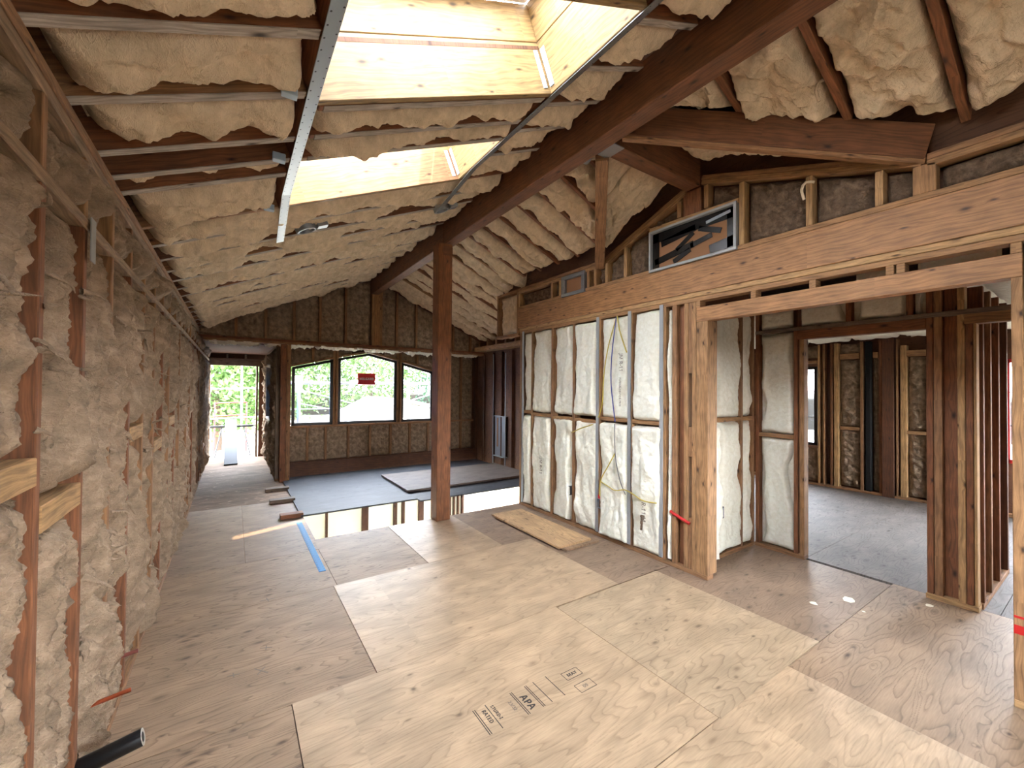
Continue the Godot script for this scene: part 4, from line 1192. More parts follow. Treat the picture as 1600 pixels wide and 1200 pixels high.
	for e in [[4, -3.93, -3.03, 0.67, 2.03, "tall bright window with two muntins in the far room"], [5, -0.94, 0.6, 0.69, 2.04, "far room window seen past the stud row with a red edge"]]:
		var wn := structure("window_%d" % e[0], e[5])
		for q in [[e[1], e[1] + 0.05, e[3], e[4]], [e[2] - 0.05, e[2], e[3], e[4]], [e[1], e[2], e[3], e[3] + 0.05], [e[1], e[2], e[4] - 0.05, e[4]]]:
			bx(wn, "frame", Vector3(fx + 0.06, q[2], q[0]), Vector3(fx + 0.11, q[3], q[1]), M.frame_black if e[0] == 4 else M.red)
		for t in [0.36, 0.68]:
			var y: float = lerpf(e[3], e[4], t)
			bx(wn, "muntin", Vector3(fx + 0.08, y - 0.008, e[1]), Vector3(fx + 0.10, y + 0.008, e[2]), M.frame_black)
		bx(wn, "pane", Vector3(fx + 0.088, e[3] + 0.02, e[1] + 0.02), Vector3(fx + 0.092, e[4] - 0.02, e[2] - 0.02), M.glass, 0.0005)
	# white ceiling batts of the far room
	for i in 11:
		var z0 := -4.2 + i * 0.585
		batt("insulation_batt", Vector3(4.62, 2.43, z0), Vector3(8.28, 2.43, z0), Vector3(8.28, 2.43, z0 + 0.57), Vector3(4.62, 2.43, z0 + 0.57), Vector3.DOWN, M.wool_white, {"bulge": 0.03, "amp": 0.02, "crease": 0.02, "rag": 0.0, "res": 0.06, "depth": 0.1, "rad": 0.1}, "white batt across the far room ceiling, %s row from the back wall" % nth(i + 1), "flat ceiling batts of the far room")

# ---------------------------------------------------------------- behind the viewer
func build_behind() -> void:
	var w := structure("wall_behind", "end wall opposite the gable with a wide glazed opening")
	for q in [[-0.7, 4.6, -0.02, 0.9], [-0.7, 0.8, 0.9, 2.1], [2.4, 4.6, 0.9, 2.1], [-0.7, 4.6, 2.1, 2.72]]:
		slab(w, "sheathing", [Vector3(q[0], q[2], 2.3), Vector3(q[1], q[2], 2.3), Vector3(q[1], q[3], 2.3), Vector3(q[0], q[3], 2.3)], Vector3(0, 0, 0.03), M.ply_wall, "xy")
	slab(w, "sheathing", [Vector3(-0.8, 2.70, 2.3), Vector3(4.7, 2.70, 2.3), Vector3(4.7, 2.9, 2.3), Vector3(RIDGE_X, 4.0, 2.3), Vector3(-0.8, 2.72, 2.3)], Vector3(0, 0, 0.03), M.ply_wall, "xy")
	bx(w, "pane", Vector3(0.8, 0.9, 2.31), Vector3(2.4, 2.1, 2.316), M.glass, 0.0005)

# ---------------------------------------------------------------- storey below, seen through the stairwell
func build_lower_level() -> void:
	var w := structure("wall_lower", "storey below with studs and translucent sheeting seen through the stairwell")
	var y0 := -2.85
	slab(w, "lower_slab", [Vector3(-0.7, y0, 2.4), Vector3(8.6, y0, 2.4), Vector3(8.6, y0, -8.7), Vector3(-0.7, y0, -8.7)], Vector3(0, -0.05, 0), M.stucco)
	slab(w, "lower_side", [Vector3(-0.65, y0, 2.4), Vector3(-0.65, y0, -8.7), Vector3(-0.65, -0.02, -8.7), Vector3(-0.65, -0.02, 2.4)], Vector3(-0.02, 0, 0), M.drywall, "zy")
	slab(w, "lower_side", [Vector3(0.7, y0, -11.4), Vector3(0.7, y0, -8.6), Vector3(0.7, -0.02, -8.6), Vector3(0.7, -0.02, -11.4)], Vector3(-0.02, 0, 0), M.drywall, "zy")
	slab(w, "lower_side", [Vector3(6.6, y0, 2.4), Vector3(6.6, y0, -8.7), Vector3(6.6, -0.02, -8.7), Vector3(6.6, -0.02, 2.4)], Vector3(0.02, 0, 0), M.drywall, "zy")
	slab(w, "lower_side", [Vector3(-0.7, y0, 2.4), Vector3(8.6, y0, 2.4), Vector3(8.6, -0.02, 2.4), Vector3(-0.7, -0.02, 2.4)], Vector3(0, 0, 0.02), M.drywall, "xy")
	for e in [[1.458, 1.495], [2.12, 2.235], [2.745, 2.81], [2.92, 2.97], [3.28, 3.38], [3.58, 3.64], [3.97, 4.02], [4.08, 4.12], [4.18, 4.22], [4.28, 4.33]]:
		bx(w, "stud", Vector3(e[0], y0, WZ - 0.02), Vector3(e[1], -0.27, WZ + 0.08), M.dark_timber)
	for e in [[0.72, 1.458], [1.495, 2.12], [2.235, 2.745], [2.81, 2.92], [2.97, 3.28], [3.38, 3.58], [3.64, 3.97], [4.02, 4.08], [4.12, 4.18], [4.22, 4.28], [4.33, 6.6]]:
		bx(w, "plastic_sheet", Vector3(e[0], y0, WZ - 0.004), Vector3(e[1], -0.27, WZ), M.plastic, 0.0005)

# ---------------------------------------------------------------- skylights
func build_skylights() -> void:
	var wells := [[-1.97, -1.30, "nearer of two skylights, deep well lined with yellow pine boards"], [-3.23, -2.56, "farther of two skylights, pine well glowing in the sun"], [-0.68, -0.03, "added unseen skylight to brighten the near end of the room, pine lined well"]]  # the last skylight is out of view, added to light the near floor
	for i in 3:
		var w := structure("window_%d" % (6 + i), wells[i][2])
		var z0: float = wells[i][0]
		var z1: float = wells[i][1]
		for zz in [[z0, -1.0], [z1, 1.0]]:
			var z: float = zz[0] + zz[1] * 0.02
			lum(w, "well_board", SL(0.27, 0.142, z), SL(1.61, 0.142, z), 0.038, 0.285, M.pine, LN)
			lum(w, "well_board", SL(0.27, 0.39, z), SL(1.61, 0.39, z), 0.038, 0.205, M.pine, LN)
		for x in [0.272, 1.608]:
			lum(w, "well_board", SL(x, 0.142, z0), SL(x, 0.142, z1), 0.038, 0.285, M.pine, LN)
			lum(w, "well_board", SL(x, 0.39, z0), SL(x, 0.39, z1), 0.038, 0.205, M.pine, LN)
		for z in [z0 + 0.04, z1 - 0.04]:
			lum(w, "sash", SL(0.29, 0.52, z), SL(1.59, 0.52, z), 0.09, 0.05, M.white_vinyl, LN)
		for x in [0.335, 1.545]:
			lum(w, "sash", SL(x, 0.52, z0 + 0.08), SL(x, 0.52, z1 - 0.08), 0.09, 0.05, M.white_vinyl, LN)
		slab(w, "pane", [SL(0.36, 0.53, z0 + 0.08), SL(1.52, 0.53, z0 + 0.08), SL(1.52, 0.53, z1 - 0.08), SL(0.36, 0.53, z1 - 0.08)], LN * 0.006, M.glass)
		# joist hangers in the corners
		for c in [[1.585, z0 + 0.03]]:
			lum(w, "hanger", SL(c[0] + 0.002, 0.03, c[1]), SL(c[0] + 0.002, 0.24, c[1]), 0.005, 0.035, M.hanger, Vector3.BACK, 0.001)
			lum(w, "hanger", SL(c[0] - 0.025, 0.03, c[1] - 0.028), SL(c[0] - 0.025, 0.24, c[1] - 0.028), 0.03, 0.005, M.hanger, Vector3.BACK, 0.001)

# ---------------------------------------------------------------- main timbers
func build_post_and_beams() -> void:
	var rb := thing("ridge_beam", "long dark stained ridge beam spanning the whole room", "beam")
	lum(rb, "beam", Vector3(RIDGE_X, 3.53, 2.3), Vector3(RIDGE_X, 3.53, -4.70), 0.14, 0.31, M.stain, Vector3.UP, 0.006)
	lum(rb, "beam", Vector3(RIDGE_X, 3.53, -4.70), Vector3(RIDGE_X + 0.01, 3.53, -8.0), 0.14, 0.31, M.stain, Vector3.UP, 0.006)
	var p := thing("support_post", "square dark stained post standing at the stairwell edge under the ridge beam", "post", "", Vector3(2.13, 0, -4.745))
	bx(p, "shaft", Vector3(-0.09, 0.004, -0.09), Vector3(0.09, 3.375, 0.09), M.post, 0.006)
	bx(p, "cap_plate", Vector3(-0.03, 3.23, 0.09), Vector3(0.09, 3.34, 0.094), M.stain, 0.001)
	var cb := thing("cross_ridge_beam", "short stained beam joining the ridge beam to the low wall gable", "beam")
	bx(cb, "beam", Vector3(2.262, 3.38, -2.22), Vector3(RX + 0.02, 3.62, -2.08), M.stain, 0.006)
	bx(cb, "hanger", Vector3(2.255, 3.375, -2.235), Vector3(2.36, 3.44, -2.222), M.galv)
	bx(cb, "hanger", Vector3(2.255, 3.372, -2.235), Vector3(2.36, 3.379, -2.065), M.galv, 0.001)
	var v1 := thing("valley_rafter", "stained valley rafter dropping from ridge beam to the small duct opening", "rafter")
	lum(v1, "board", Vector3(2.33, 3.44, -2.26), Vector3(RX + 0.02, 3.02, -3.28), 0.10, 0.19, M.fir2)
	var v2 := thing("valley_rafter", "double valley board running out to the low wall corner", "rafter")
	lum(v2, "board", Vector3(2.28, 3.50, -1.99), Vector3(RX + 0.03, 3.06, -0.66), 0.05, 0.20, M.stain)
	lum(v2, "board", Vector3(2.28, 3.40, -2.01), Vector3(RX + 0.03, 2.955, -0.68), 0.05, 0.04, M.fir2)
	var cp := thing("corridor_post", "brown built-up post at the corridor mouth under the gable plate", "post")
	bx(cp, "shaft", Vector3(0.655, 0, -8.14), Vector3(0.745, 2.335, -8.0), M.fir_red)
	bx(cp, "shaft", Vector3(0.748, 0, -8.14), Vector3(0.81, 2.335, -8.01), M.fir2)
	var kb := thing("kick_board", "dark board standing on edge along the foot of the window wall", "board")
	bx(kb, "board", Vector3(0.83, 0.0, -8.34), Vector3(4.58, 0.25, -8.30), M.dark_timber)

# ---------------------------------------------------------------- loose things on the floor
func stamp(parent: Node, text: String, size: float, at: Vector3, yaw: float, mt: Material) -> void:
	var tm := TextMesh.new()
	var f := SystemFont.new()
	f.font_names = PackedStringArray(["Droid Sans"])
	f.font_weight = 700
	tm.font = f
	tm.text = text
	tm.font_size = 32
	tm.pixel_size = size / 32.0
	tm.depth = 0.0006
	put(parent, "lettering", tm, mt, Transform3D(Basis(Vector3.UP, yaw) * Basis(Vector3.RIGHT, -PI / 2), at))

func line(parent: Node, a: Vector3, b: Vector3, w: float, mt: Material) -> void:
	lum(parent, "ink_line", a, b, w, 0.0006, mt, Vector3.UP, 0.0001)

func build_floor_things() -> void:
	# grade stamps printed on the sheets: part of the floor
	var fl := get_node("floor")
	var y := 0.0045
	var st := Node3D.new()
	st.name = "grade_stamp"
	fl.add_child(st, true)
	stamp(st, "APA", 0.055, Vector3(1.27, y, -1.73), -PI / 2, M.ink)
	stamp(st, "RATED", 0.03, Vector3(1.05, y, -1.76), -PI / 2, M.ink)
	stamp(st, "STURD-I", 0.026, Vector3(1.10, y, -1.76), -PI / 2, M.ink)
	stamp(st, "23/32", 0.026, Vector3(1.19, y, -1.75), -PI / 2, M.ink_faint)
	stamp(st, "MAY", 0.032, Vector3(1.60, y, -1.765), 0.0, M.ink)
	stamp(st, "09", 0.03, Vector3(1.60, y, -1.655), 0.0, M.ink_faint)
	for x in [1.005, 1.015, 1.075, 1.225, 1.235, 1.318, 1.328, 1.375, 1.46]:
		line(st, Vector3(x, y, -1.83), Vector3(x, y, -1.66), 0.004, M.ink)
	for r in [[1.545, 1.655, -1.795, -1.735], [1.545, 1.655, -1.685, -1.625]]:
		line(st, Vector3(r[0], y, r[2]), Vector3(r[1], y, r[2]), 0.003, M.ink)
		line(st, Vector3(r[0], y, r[3]), Vector3(r[1], y, r[3]), 0.003, M.ink)
		line(st, Vector3(r[0], y, r[2]), Vector3(r[0], y, r[3]), 0.003, M.ink)
		line(st, Vector3(r[1], y, r[2]), Vector3(r[1], y, r[3]), 0.003, M.ink)
	var s2 := Node3D.new()
	s2.name = "grade_stamp"
	fl.add_child(s2, true)
	stamp(s2, "MAY", 0.036, Vector3(0.548, y, -1.335), 0.0, M.ink)
	for r in [[0.49, 0.61, -1.372, -1.30]]:
		line(s2, Vector3(r[0], y, r[2]), Vector3(r[1], y, r[2]), 0.003, M.ink)
		line(s2, Vector3(r[0], y, r[3]), Vector3(r[1], y, r[3]), 0.003, M.ink)
		line(s2, Vector3(r[1], y, r[2]), Vector3(r[1], y, r[3]), 0.003, M.ink)
	# carpenter's pencil crosses on the old sheets
	var pm := Node3D.new()
	pm.name = "pencil_mark"
	fl.add_child(pm, true)
	for e in [[0.187, -2.974, 0.4, 0.07], [0.15, -2.749, 0.9, 0.10], [0.02, -2.79, 0.2, 0.06], [0.233, -3.64, 0.1, 0.10]]:
		for q in 2:
			var d: Vector3 = Vector3(cos(e[2] + q * 1.3), 0, sin(e[2] + q * 1.3)) * e[3] * (0.5 if q == 0 else 0.35)
			line(pm, Vector3(e[0], 0.0005, e[1]) - d, Vector3(e[0], 0.0005, e[1]) + d, 0.006, M.ink_faint)
	# sheets covering the stairwell
	var p1 := thing("cover_sheet", "weathered grey plywood sheet with painted blue sky sheen bridging the stairwell", "plywood")
	sheet(p1, "panel", 0.71, 2.21, -8.28, -5.72, "ply_sky_tint", 0.022, 0.02)
	sheet(p1, "panel", 2.21, 4.56, -8.28, -5.60, "ply_sky_tint", 0.020, 0.018)
	var p2 := thing("cover_sheet", "brown plywood sheet lying on top of the stairwell cover", "plywood")
	var q := sheet(p2, "panel", 2.20, 4.55, -7.45, -6.10, "ply_cover", 0.062, 0.03)
	# plywood offcuts by the wall with white batts
	var o1 := thing("plywood_offcut", "plywood strip with bold grain, on top of the stack by the white batts", "plywood")
	sheet(o1, "panel", 2.69, 3.14, -4.46, -3.17, "ply_off", 0.042, 0.018, "zx")
	var o2 := thing("plywood_offcut", "plywood strip underneath the bold grained offcut, poking out at its end", "plywood")
	var o2p := sheet(o2, "panel", 2.73, 3.19, -4.42, -3.12, "ply_old", 0.022, 0.018, "zx")
	o2p.rotation.y = 0.03
	# three short blocks along the corridor
	var labs := ["weathered scrap block beside the cover sheet, next to the corridor post", "weathered scrap block between the two other blocks by the stairwell", "reddish scrap block at the stairwell corner by the blue strap"]
	var bz := [-7.38, -6.62, -5.79]
	for i in 3:
		var b := thing("scrap_block", labs[i], "block", "", Vector3(0.6, 0.0, bz[i]))
		var x0: float = [-0.18, -0.17, -0.11][i]
		bx(b, "block", Vector3(x0, 0.0, -0.06), Vector3(0.14, 0.05, 0.06), [M.weathered, M.weathered, M.fir_red][i])
	# blue perforated strap on the floor
	var bs := thing("metal_strap", "light blue perforated steel strap lying at the stairwell corner", "strap", "", Vector3(0.665, 0, -4.73))
	bx(bs, "band", Vector3(-0.028, 0.0, -0.79), Vector3(0.028, 0.004, 0.79), M.strap_blue, 0.0008)
	var hm := lathe_mesh([[0.0, 0.0], [0.004, 0.0]], 8)  # flat dark discs paint the shaded holes of the strap
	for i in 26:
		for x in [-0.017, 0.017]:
			put(bs, "hole_shade", hm, M.hole_dark, Transform3D(Basis.IDENTITY, Vector3(x, 0.0046, -0.76 + i * 0.0605)))
	# paper scraps
	var sc := [[3.66, -1.35, "small torn paper scrap on the floor, the squarer one"], [3.95, -1.22, "long torn paper scrap on the floor before the far doorway"], [4.36, -0.86, "torn paper scrap by the foot of the doorway studs"], [3.83, -1.10, "tiny pale paper chip on the brown floor"]]
	for i in 4:
		var e: Array = sc[i]
		var pts := []
		var l: float = [0.07, 0.13, 0.07, 0.035][i]
		for k in 7:
			var a := TAU * k / 7.0
			var rr: float = rng.randf_range(0.55, 1.0)
			pts.append(Vector3(e[0] + cos(a) * l * rr * 0.5, 0.001, e[1] + sin(a) * l * rr * 0.9 * 0.5))
		var sp := slab(self, "paper_scrap", pts, Vector3(0, 0.0015, 0), M.paper)
		tag(sp, e[2], "paper")

# ---------------------------------------------------------------- things on the walls
func build_wall_things() -> void:
	# pipes out of the long wall
	var ab := thing("drain_pipe", "black plastic drain stub sticking out of the long wall near the floor", "pipe", "", Vector3(-0.60, 0.245, -2.14))
	tube(ab, "pipe", [Vector3(0, -0.06, 0), Vector3(0.2, -0.025, 0), Vector3(0.325, 0, 0)], 0.031, M.abs, 20)
	put(ab, "mouth", lathe_mesh([[0.018, 0.0], [0.031, 0.0]], 20), M.pipe_end, Transform3D(Basis(Vector3(0, 0, 1), -PI / 2 + 0.19), Vector3(0.3262, 0.0003, 0)))
	var c1 := thing("copper_pipe", "upper copper supply stub poking out of the long wall", "pipe", "", Vector3(-0.56, 0.43, -2.45))
	tube(c1, "pipe", [Vector3(0, -0.03, 0), Vector3(0.12, -0.01, 0), Vector3(0.225, 0.005, 0)], 0.0085, M.steel_rust, 12)
	tube(c1, "collar", [Vector3(0.05, -0.025, 0), Vector3(0.085, -0.02, 0)], 0.02, M.abs, 14)
	var c2 := thing("copper_pipe", "lower copper supply stub above the black drain", "pipe", "", Vector3(-0.56, 0.36, -2.27))
	tube(c2, "pipe", [Vector3(0, -0.03, 0), Vector3(0.12, -0.005, 0), Vector3(0.23, 0.01, 0)], 0.0085, M.copper, 12)
	# metal tie plate on the rail
	var tp := thing("tie_plate", "grey steel tie plate on the rail of the long pipe wall", "bracket", "", Vector3(LX + 0.012, 2.13, -2.15))
	bx(tp, "plate", Vector3(0, -0.07, -0.03), Vector3(0.004, 0.09, 0.03), M.galv_dull, 0.001)
	# boxes
	var b1 := thing("electrical_box", "black electrical box on the stud beside the bold white batt", "electrical box", "", Vector3(RX, 0.41, -3.70))
	open_box(b1, Vector3(-0.025, -0.05, -0.055), Vector3(0.06, 0.05, 0.01), M.box_dark)
	var b2 := thing("electrical_box", "grey metal electrical box with a red top on a furred stud", "electrical box", "", Vector3(RX, 0.37, -3.20))
	open_box(b2, Vector3(-0.035, -0.05, -0.05), Vector3(0.06, 0.05, 0.05), M.box_grey)
	bx(b2, "red_cap", Vector3(-0.02, 0.05, -0.05), Vector3(0.05, 0.09, 0.03), M.red)
	var b3 := thing("electrical_box", "dark electrical box on a closet stud behind the corner posts", "electrical box", "", Vector3(3.86, 0.445, -2.2))
	bx(b3, "shell", Vector3(-0.04, -0.055, -0.05), Vector3(0.03, 0.055, 0.03), M.box_dark)
	bx(b3, "opening", Vector3(-0.028, -0.045, 0.03), Vector3(0.02, 0.045, 0.032), M.box_grey, 0.0005)
	# cables over the white batts
	var fx := RX - 0.05
	var c := thing("cable", "yellow cable looping down the upper white batt", "cable")
	tube(c, "wire", curve([Vector3(fx + 0.03, 2.36, -2.995), Vector3(fx, 2.05, -3.08), Vector3(fx - 0.01, 1.75, -3.13), Vector3(fx - 0.005, 1.5, -3.15), Vector3(fx, 1.36, -3.19), Vector3(fx + 0.02, 1.30, -3.24)]), 0.006, M.cable_yellow, 8)
	c = thing("cable", "blue cable hanging straight down the middle of a white batt", "cable")
	tube(c, "wire", curve([Vector3(fx + 0.03, 2.37, -2.995), Vector3(fx - 0.005, 2.0, -3.02), Vector3(fx - 0.015, 1.7, -3.025), Vector3(fx - 0.01, 1.45, -3.0), Vector3(fx, 1.27, -2.98)]), 0.006, M.cable_blue, 8)
	c = thing("cable", "short yellow cable slanting from the plate to the furring strip", "cable")
	tube(c, "wire", curve([Vector3(fx + 0.03, 2.37, -2.985), Vector3(fx, 2.2, -2.92), Vector3(fx + 0.01, 1.98, -2.84)]), 0.007, M.cable_yellow, 8)
	c = thing("cable", "thin dark cable running down the pinched white batt", "cable")
	tube(c, "wire", curve([Vector3(fx, 1.25, -2.985), Vector3(fx - 0.03, 0.95, -2.95), Vector3(fx - 0.02, 0.70, -2.90), Vector3(fx, 0.55, -2.84)]), 0.004, M.cable_grey, 8)
	c = thing("cable", "yellow cable slanting down to the red-topped box", "cable")
	tube(c, "wire", curve([Vector3(fx - 0.02, 0.95, -2.96), Vector3(fx - 0.03, 0.8, -3.05), Vector3(fx - 0.01, 0.63, -3.17), Vector3(fx, 0.46, -3.19)]), 0.006, M.cable_yellow, 8)
	c = thing("cable", "yellow cable pinching the lower white batts sideways", "cable")
	tube(c, "wire", curve([Vector3(fx, 0.62, -3.18), Vector3(fx - 0.03, 0.60, -3.05), Vector3(fx - 0.03, 0.575, -2.95), Vector3(fx - 0.01, 0.60, -2.84), Vector3(fx - 0.03, 0.585, -2.72), Vector3(fx - 0.03, 0.55, -2.6), Vector3(fx, 0.55, -2.47)]), 0.006, M.cable_yellow, 8)
	c = thing("cable", "yellow cable crossing the top corner of a lower white batt", "cable")
	tube(c, "wire", curve([Vector3(fx, 1.10, -3.64), Vector3(fx - 0.02, 1.16, -3.48), Vector3(fx, 1.22, -3.30)]), 0.006, M.cable_yellow, 8)
	c = thing("cable_tie", "red plastic wrapped around a cable at the corner posts", "cable")
	tube(c, "wire", curve([Vector3(RX - 0.01, 0.50, -2.35), Vector3(RX - 0.012, 0.47, -2.26), Vector3(RX - 0.01, 0.44, -2.16)]), 0.014, M.red, 8)
	# lettering printed on batts: own flat pieces hung on the wall structure
	var w := get_node("wall_right")
	batt_text(w, "JM R-11", 0.055, Vector3(RX - 0.052, 1.88, -2.905))
	batt_text(w, "FORMALDEHYDE-FREE", 0.03, Vector3(RX - 0.060, 1.58, -2.91))
	batt_text(w, "JM R-11", 0.06, Vector3(RX - 0.056, 0.62, -4.22))
	batt_text(w, "R-11 M", 0.06, Vector3(RX - 0.075, 0.44, -2.60))
	# return air frame
	var d := thing("return_air_frame", "galvanised duct frame with torn black tape over brown cardboard", "duct", "", Vector3(RX - 0.004, 2.73, -2.17))
	for e in [[Vector3(-0.02, 0.0, -0.42), Vector3(0.03, 0.022, 0.42)], [Vector3(-0.02, 0.37, -0.42), Vector3(0.03, 0.39, 0.42)], [Vector3(-0.02, 0.022, -0.42), Vector3(0.03, 0.37, -0.40)], [Vector3(-0.02, 0.022, 0.395), Vector3(0.03, 0.37, 0.42)]]:
		bx(d, "flange", e[0], e[1], M.galv_dull)
	bx(d, "cardboard", Vector3(0.02, 0.022, -0.40), Vector3(0.026, 0.37, 0.395), M.card)
	for e in [[-0.39, 0.32, 0.39, 0.32, 0.09], [-0.36, 0.03, -0.36, 0.36, 0.07], [0.36, 0.03, 0.36, 0.36, 0.06], [-0.37, 0.09, 0.03, 0.16, 0.06], [0.0, 0.15, 0.2, 0.19, 0.045], [-0.14, 0.15, 0.03, 0.26, 0.04], [0.08, 0.28, 0.28, 0.20, 0.045], [-0.17, 0.05, 0.0, 0.12, 0.045], [0.18, 0.06, 0.39, 0.09, 0.09], [-0.3, 0.25, 0.05, 0.30, 0.06]]:
		lum(d, "black_tape", Vector3(0.014, e[1], e[0]), Vector3(0.014, e[3], e[2]), e[4], 0.008, M.tape_black, Vector3.RIGHT, 0.001)
	lum(d, "foil_strip", Vector3(0.008, 0.305, 0.15), Vector3(0.008, 0.335, 0.36), 0.025, 0.004, M.galv, Vector3.RIGHT, 0.001)
	var sd := thing("small_duct_frame", "small foil-lined duct opening in the low wall with cardboard behind it", "duct", "", Vector3(RX - 0.004, 2.725, -3.68))
	for e in [[Vector3(-0.02, 0.0, -0.2), Vector3(0.03, 0.035, 0.2)], [Vector3(-0.02, 0.20, -0.2), Vector3(0.03, 0.245, 0.2)], [Vector3(-0.02, 0.035, -0.2), Vector3(0.03, 0.20, -0.14)], [Vector3(-0.02, 0.035, 0.15), Vector3(0.03, 0.20, 0.2)]]:
		bx(sd, "flange", e[0], e[1], M.galv)
	bx(sd, "cardboard", Vector3(0.02, 0.03, -0.15), Vector3(0.026, 0.21, 0.16), M.card)
	# sticker on the middle window
	var sg := thing("window_sticker", "red rectangular sticker with white lettering on the peaked window", "sign", "", Vector3(2.20, 1.783, WZ - 0.048))
	bx(sg, "sheet", Vector3(-0.168, -0.11, 0), Vector3(0.168, 0.11, 0.002), M.red_sign, 0.0004)
	var tm := TextMesh.new()
	var f := SystemFont.new()
	f.font_names = PackedStringArray(["Droid Sans"])
	f.font_weight = 700
	tm.font = f
	tm.text = "MILGARD"
	tm.font_size = 32
	tm.pixel_size = 0.062 / 32.0
	tm.depth = 0.001
	put(sg, "lettering", tm, M.white_vinyl, Transform3D(Basis.IDENTITY, Vector3(0, 0, 0.003)))

# five-sided electrical box, open towards -x
func open_box(parent: Node, a: Vector3, b: Vector3, mt: Material) -> void:
	var t := 0.003
	bx(parent, "back", Vector3(b.x - t, a.y, a.z), b, mt, 0.0008)
	bx(parent, "side", a, Vector3(b.x - t, b.y, a.z + t), mt, 0.0008)
	bx(parent, "side", Vector3(a.x, a.y, b.z - t), Vector3(b.x - t, b.y, b.z), mt, 0.0008)
	bx(parent, "side", Vector3(a.x, a.y, a.z + t), Vector3(b.x - t, a.y + t, b.z - t), mt, 0.0008)
	bx(parent, "side", Vector3(a.x, b.y - t, a.z + t), Vector3(b.x - t, b.y, b.z - t), mt, 0.0008)

func batt_text(parent: Node, text: String, size: float, at: Vector3) -> void:
	var tm := TextMesh.new()
	var f := SystemFont.new()
	f.font_names = PackedStringArray(["Droid Sans"])
	tm.font = f
	tm.text = text
	tm.font_size = 32
	tm.pixel_size = size / 32.0
	tm.depth = 0.004
	# reads downwards, facing -x
	put(parent, "lettering", tm, M.ink_faint, Transform3D(Basis(Vector3(0, -1, 0), Vector3(0, 0, 1), Vector3(-1, 0, 0)), at))

func curve(pts: Array) -> Array:
	var c := Curve3D.new()
	for i in pts.size():
		var t: Vector3 = (pts[mini(i + 1, pts.size() - 1)] - pts[maxi(i - 1, 0)]) * 0.18
		c.add_point(pts[i], -t, t)
	c.bake_interval = 0.03
	return Array(c.get_baked_points())

# ---------------------------------------------------------------- things under the roof
func build_ceiling_things() -> void:
	var labs := ["perforated steel strap under the rafters on the pipe wall side of the skylights", "perforated steel strap under the rafters on the ridge side of the skylights"]
	var xs := [0.258, 1.612]
	var hm := lathe_mesh([[0.0, 0.0], [0.0042, 0.0]], 8)  # dark discs stand for holes in shade, painted on the bands
	for i in 2:
		var s := thing("steel_strap", labs[i], "strap")
		var z1 := -3.78
		lum(s, "band", SL(xs[i], -0.012, 0.05), SL(xs[i], -0.012, -3.0), 0.056, 0.004, M.galv, LN, 0.0008)
		lum(s, "band", SL(xs[i], -0.012, -3.0), SL(xs[i], -0.085, z1), 0.056, 0.004, M.galv, LN, 0.0008)
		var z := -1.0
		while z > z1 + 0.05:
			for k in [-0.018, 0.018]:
				put(s, "hole_shade", hm, M.hole_dark, Transform3D(Basis(Vector3(LN.y, -LN.x, 0), LN, Vector3(0, 0, 1)), SL(xs[i] + k, -0.0148 - maxf(0.0, -3.0 - z) * 0.0936, z + (0.02 if k > 0 else 0.0))))
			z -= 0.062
	for e in [[Vector2(0.16, -1.90), "nearer skylight corner"], [Vector2(0.17, -2.49), "gap between the skylights"], [Vector2(0.17, -3.22), "farther skylight's far corner"]]:
		var c := thing("strap_clip", "small bright metal clip on the perforated strap by the " + e[1], "bracket", "strap clips", SL(e[0].x, -0.004, e[0].y))
		bx(c, "plate", Vector3(-0.02, -0.01, -0.02), Vector3(0.04, 0.03, 0.02), M.hanger)
	for e in [[Vector3(3.30, 2.97, -1.24), "loose cream wisp dangling over the low wall stud"], [SR(2.86, -0.05, -0.985), "loose cream wisp on the jack rafter"], [Vector3(2.21, 3.40, -8.0), "loose pale wisp under the gable post"]]:
		var tf := put(self, "insulation_wisp", tube_mesh(curve([e[0] + Vector3(0, 0.07, 0.03), e[0] + Vector3(-0.03, 0.075, -0.01), e[0] + Vector3(-0.045, 0.03, -0.03), e[0] + Vector3(-0.03, -0.04, -0.02)]), 0.009, 7), M.wool_cream)
		tag(tf, e[1], "insulation")
	# recessed cans
	var cans := [["round recessed lamp housing in the roof beside the strap end", SL(0.47, -0.04, -3.78)], ["round recessed lamp housing near the ridge beam past the far skylight", SL(1.76, -0.04, -3.98)]]
	for e in cans:
		var c := thing("lamp_housing", e[0], "lamp", "", e[1])
		c.transform.basis = Basis(Vector3(LN.y, -LN.x, 0), LN, Vector3(0, 0, 1))
		put(c, "rim", lathe_mesh([[0.085, 0.10], [0.085, 0.0], [0.065, -0.005], [0.06, 0.0], [0.06, 0.08]], 28), M.galv)
		put(c, "inside", lathe_mesh([[0.0, 0.13], [0.06, 0.13], [0.06, 0.07]], 24), M.galv_dull)
		bx(c, "bracket", Vector3(0.085, 0.0, -0.02), Vector3(0.17, 0.04, 0.06), M.galv)
	var jb := thing("junction_box", "round ceiling box with wires on the side of the ridge beam", "electrical box", "", Vector3(2.262, 3.43, -2.38))
	put(jb, "cup", lathe_mesh([[0.0, 0.0], [0.045, 0.0], [0.05, 0.004], [0.05, 0.035], [0.045, 0.035], [0.044, 0.01], [0.0, 0.01]], 20), M.box_grey, Transform3D(Basis(Vector3(0, 0, 1), -PI / 2), Vector3.ZERO))
	tube(jb, "wires", curve([Vector3(0.02, 0.02, 0.02), Vector3(0.05, -0.01, 0.0), Vector3(0.03, -0.02, -0.02), Vector3(0.05, 0.02, -0.01)]), 0.004, M.paper, 6)

# ---------------------------------------------------------------- outdoors
func pole(parent: Node, called: String, a: Vector3, b: Vector3, r: float, mt: Material) -> void:
	tube(parent, called, [a, b], r, mt, 8)

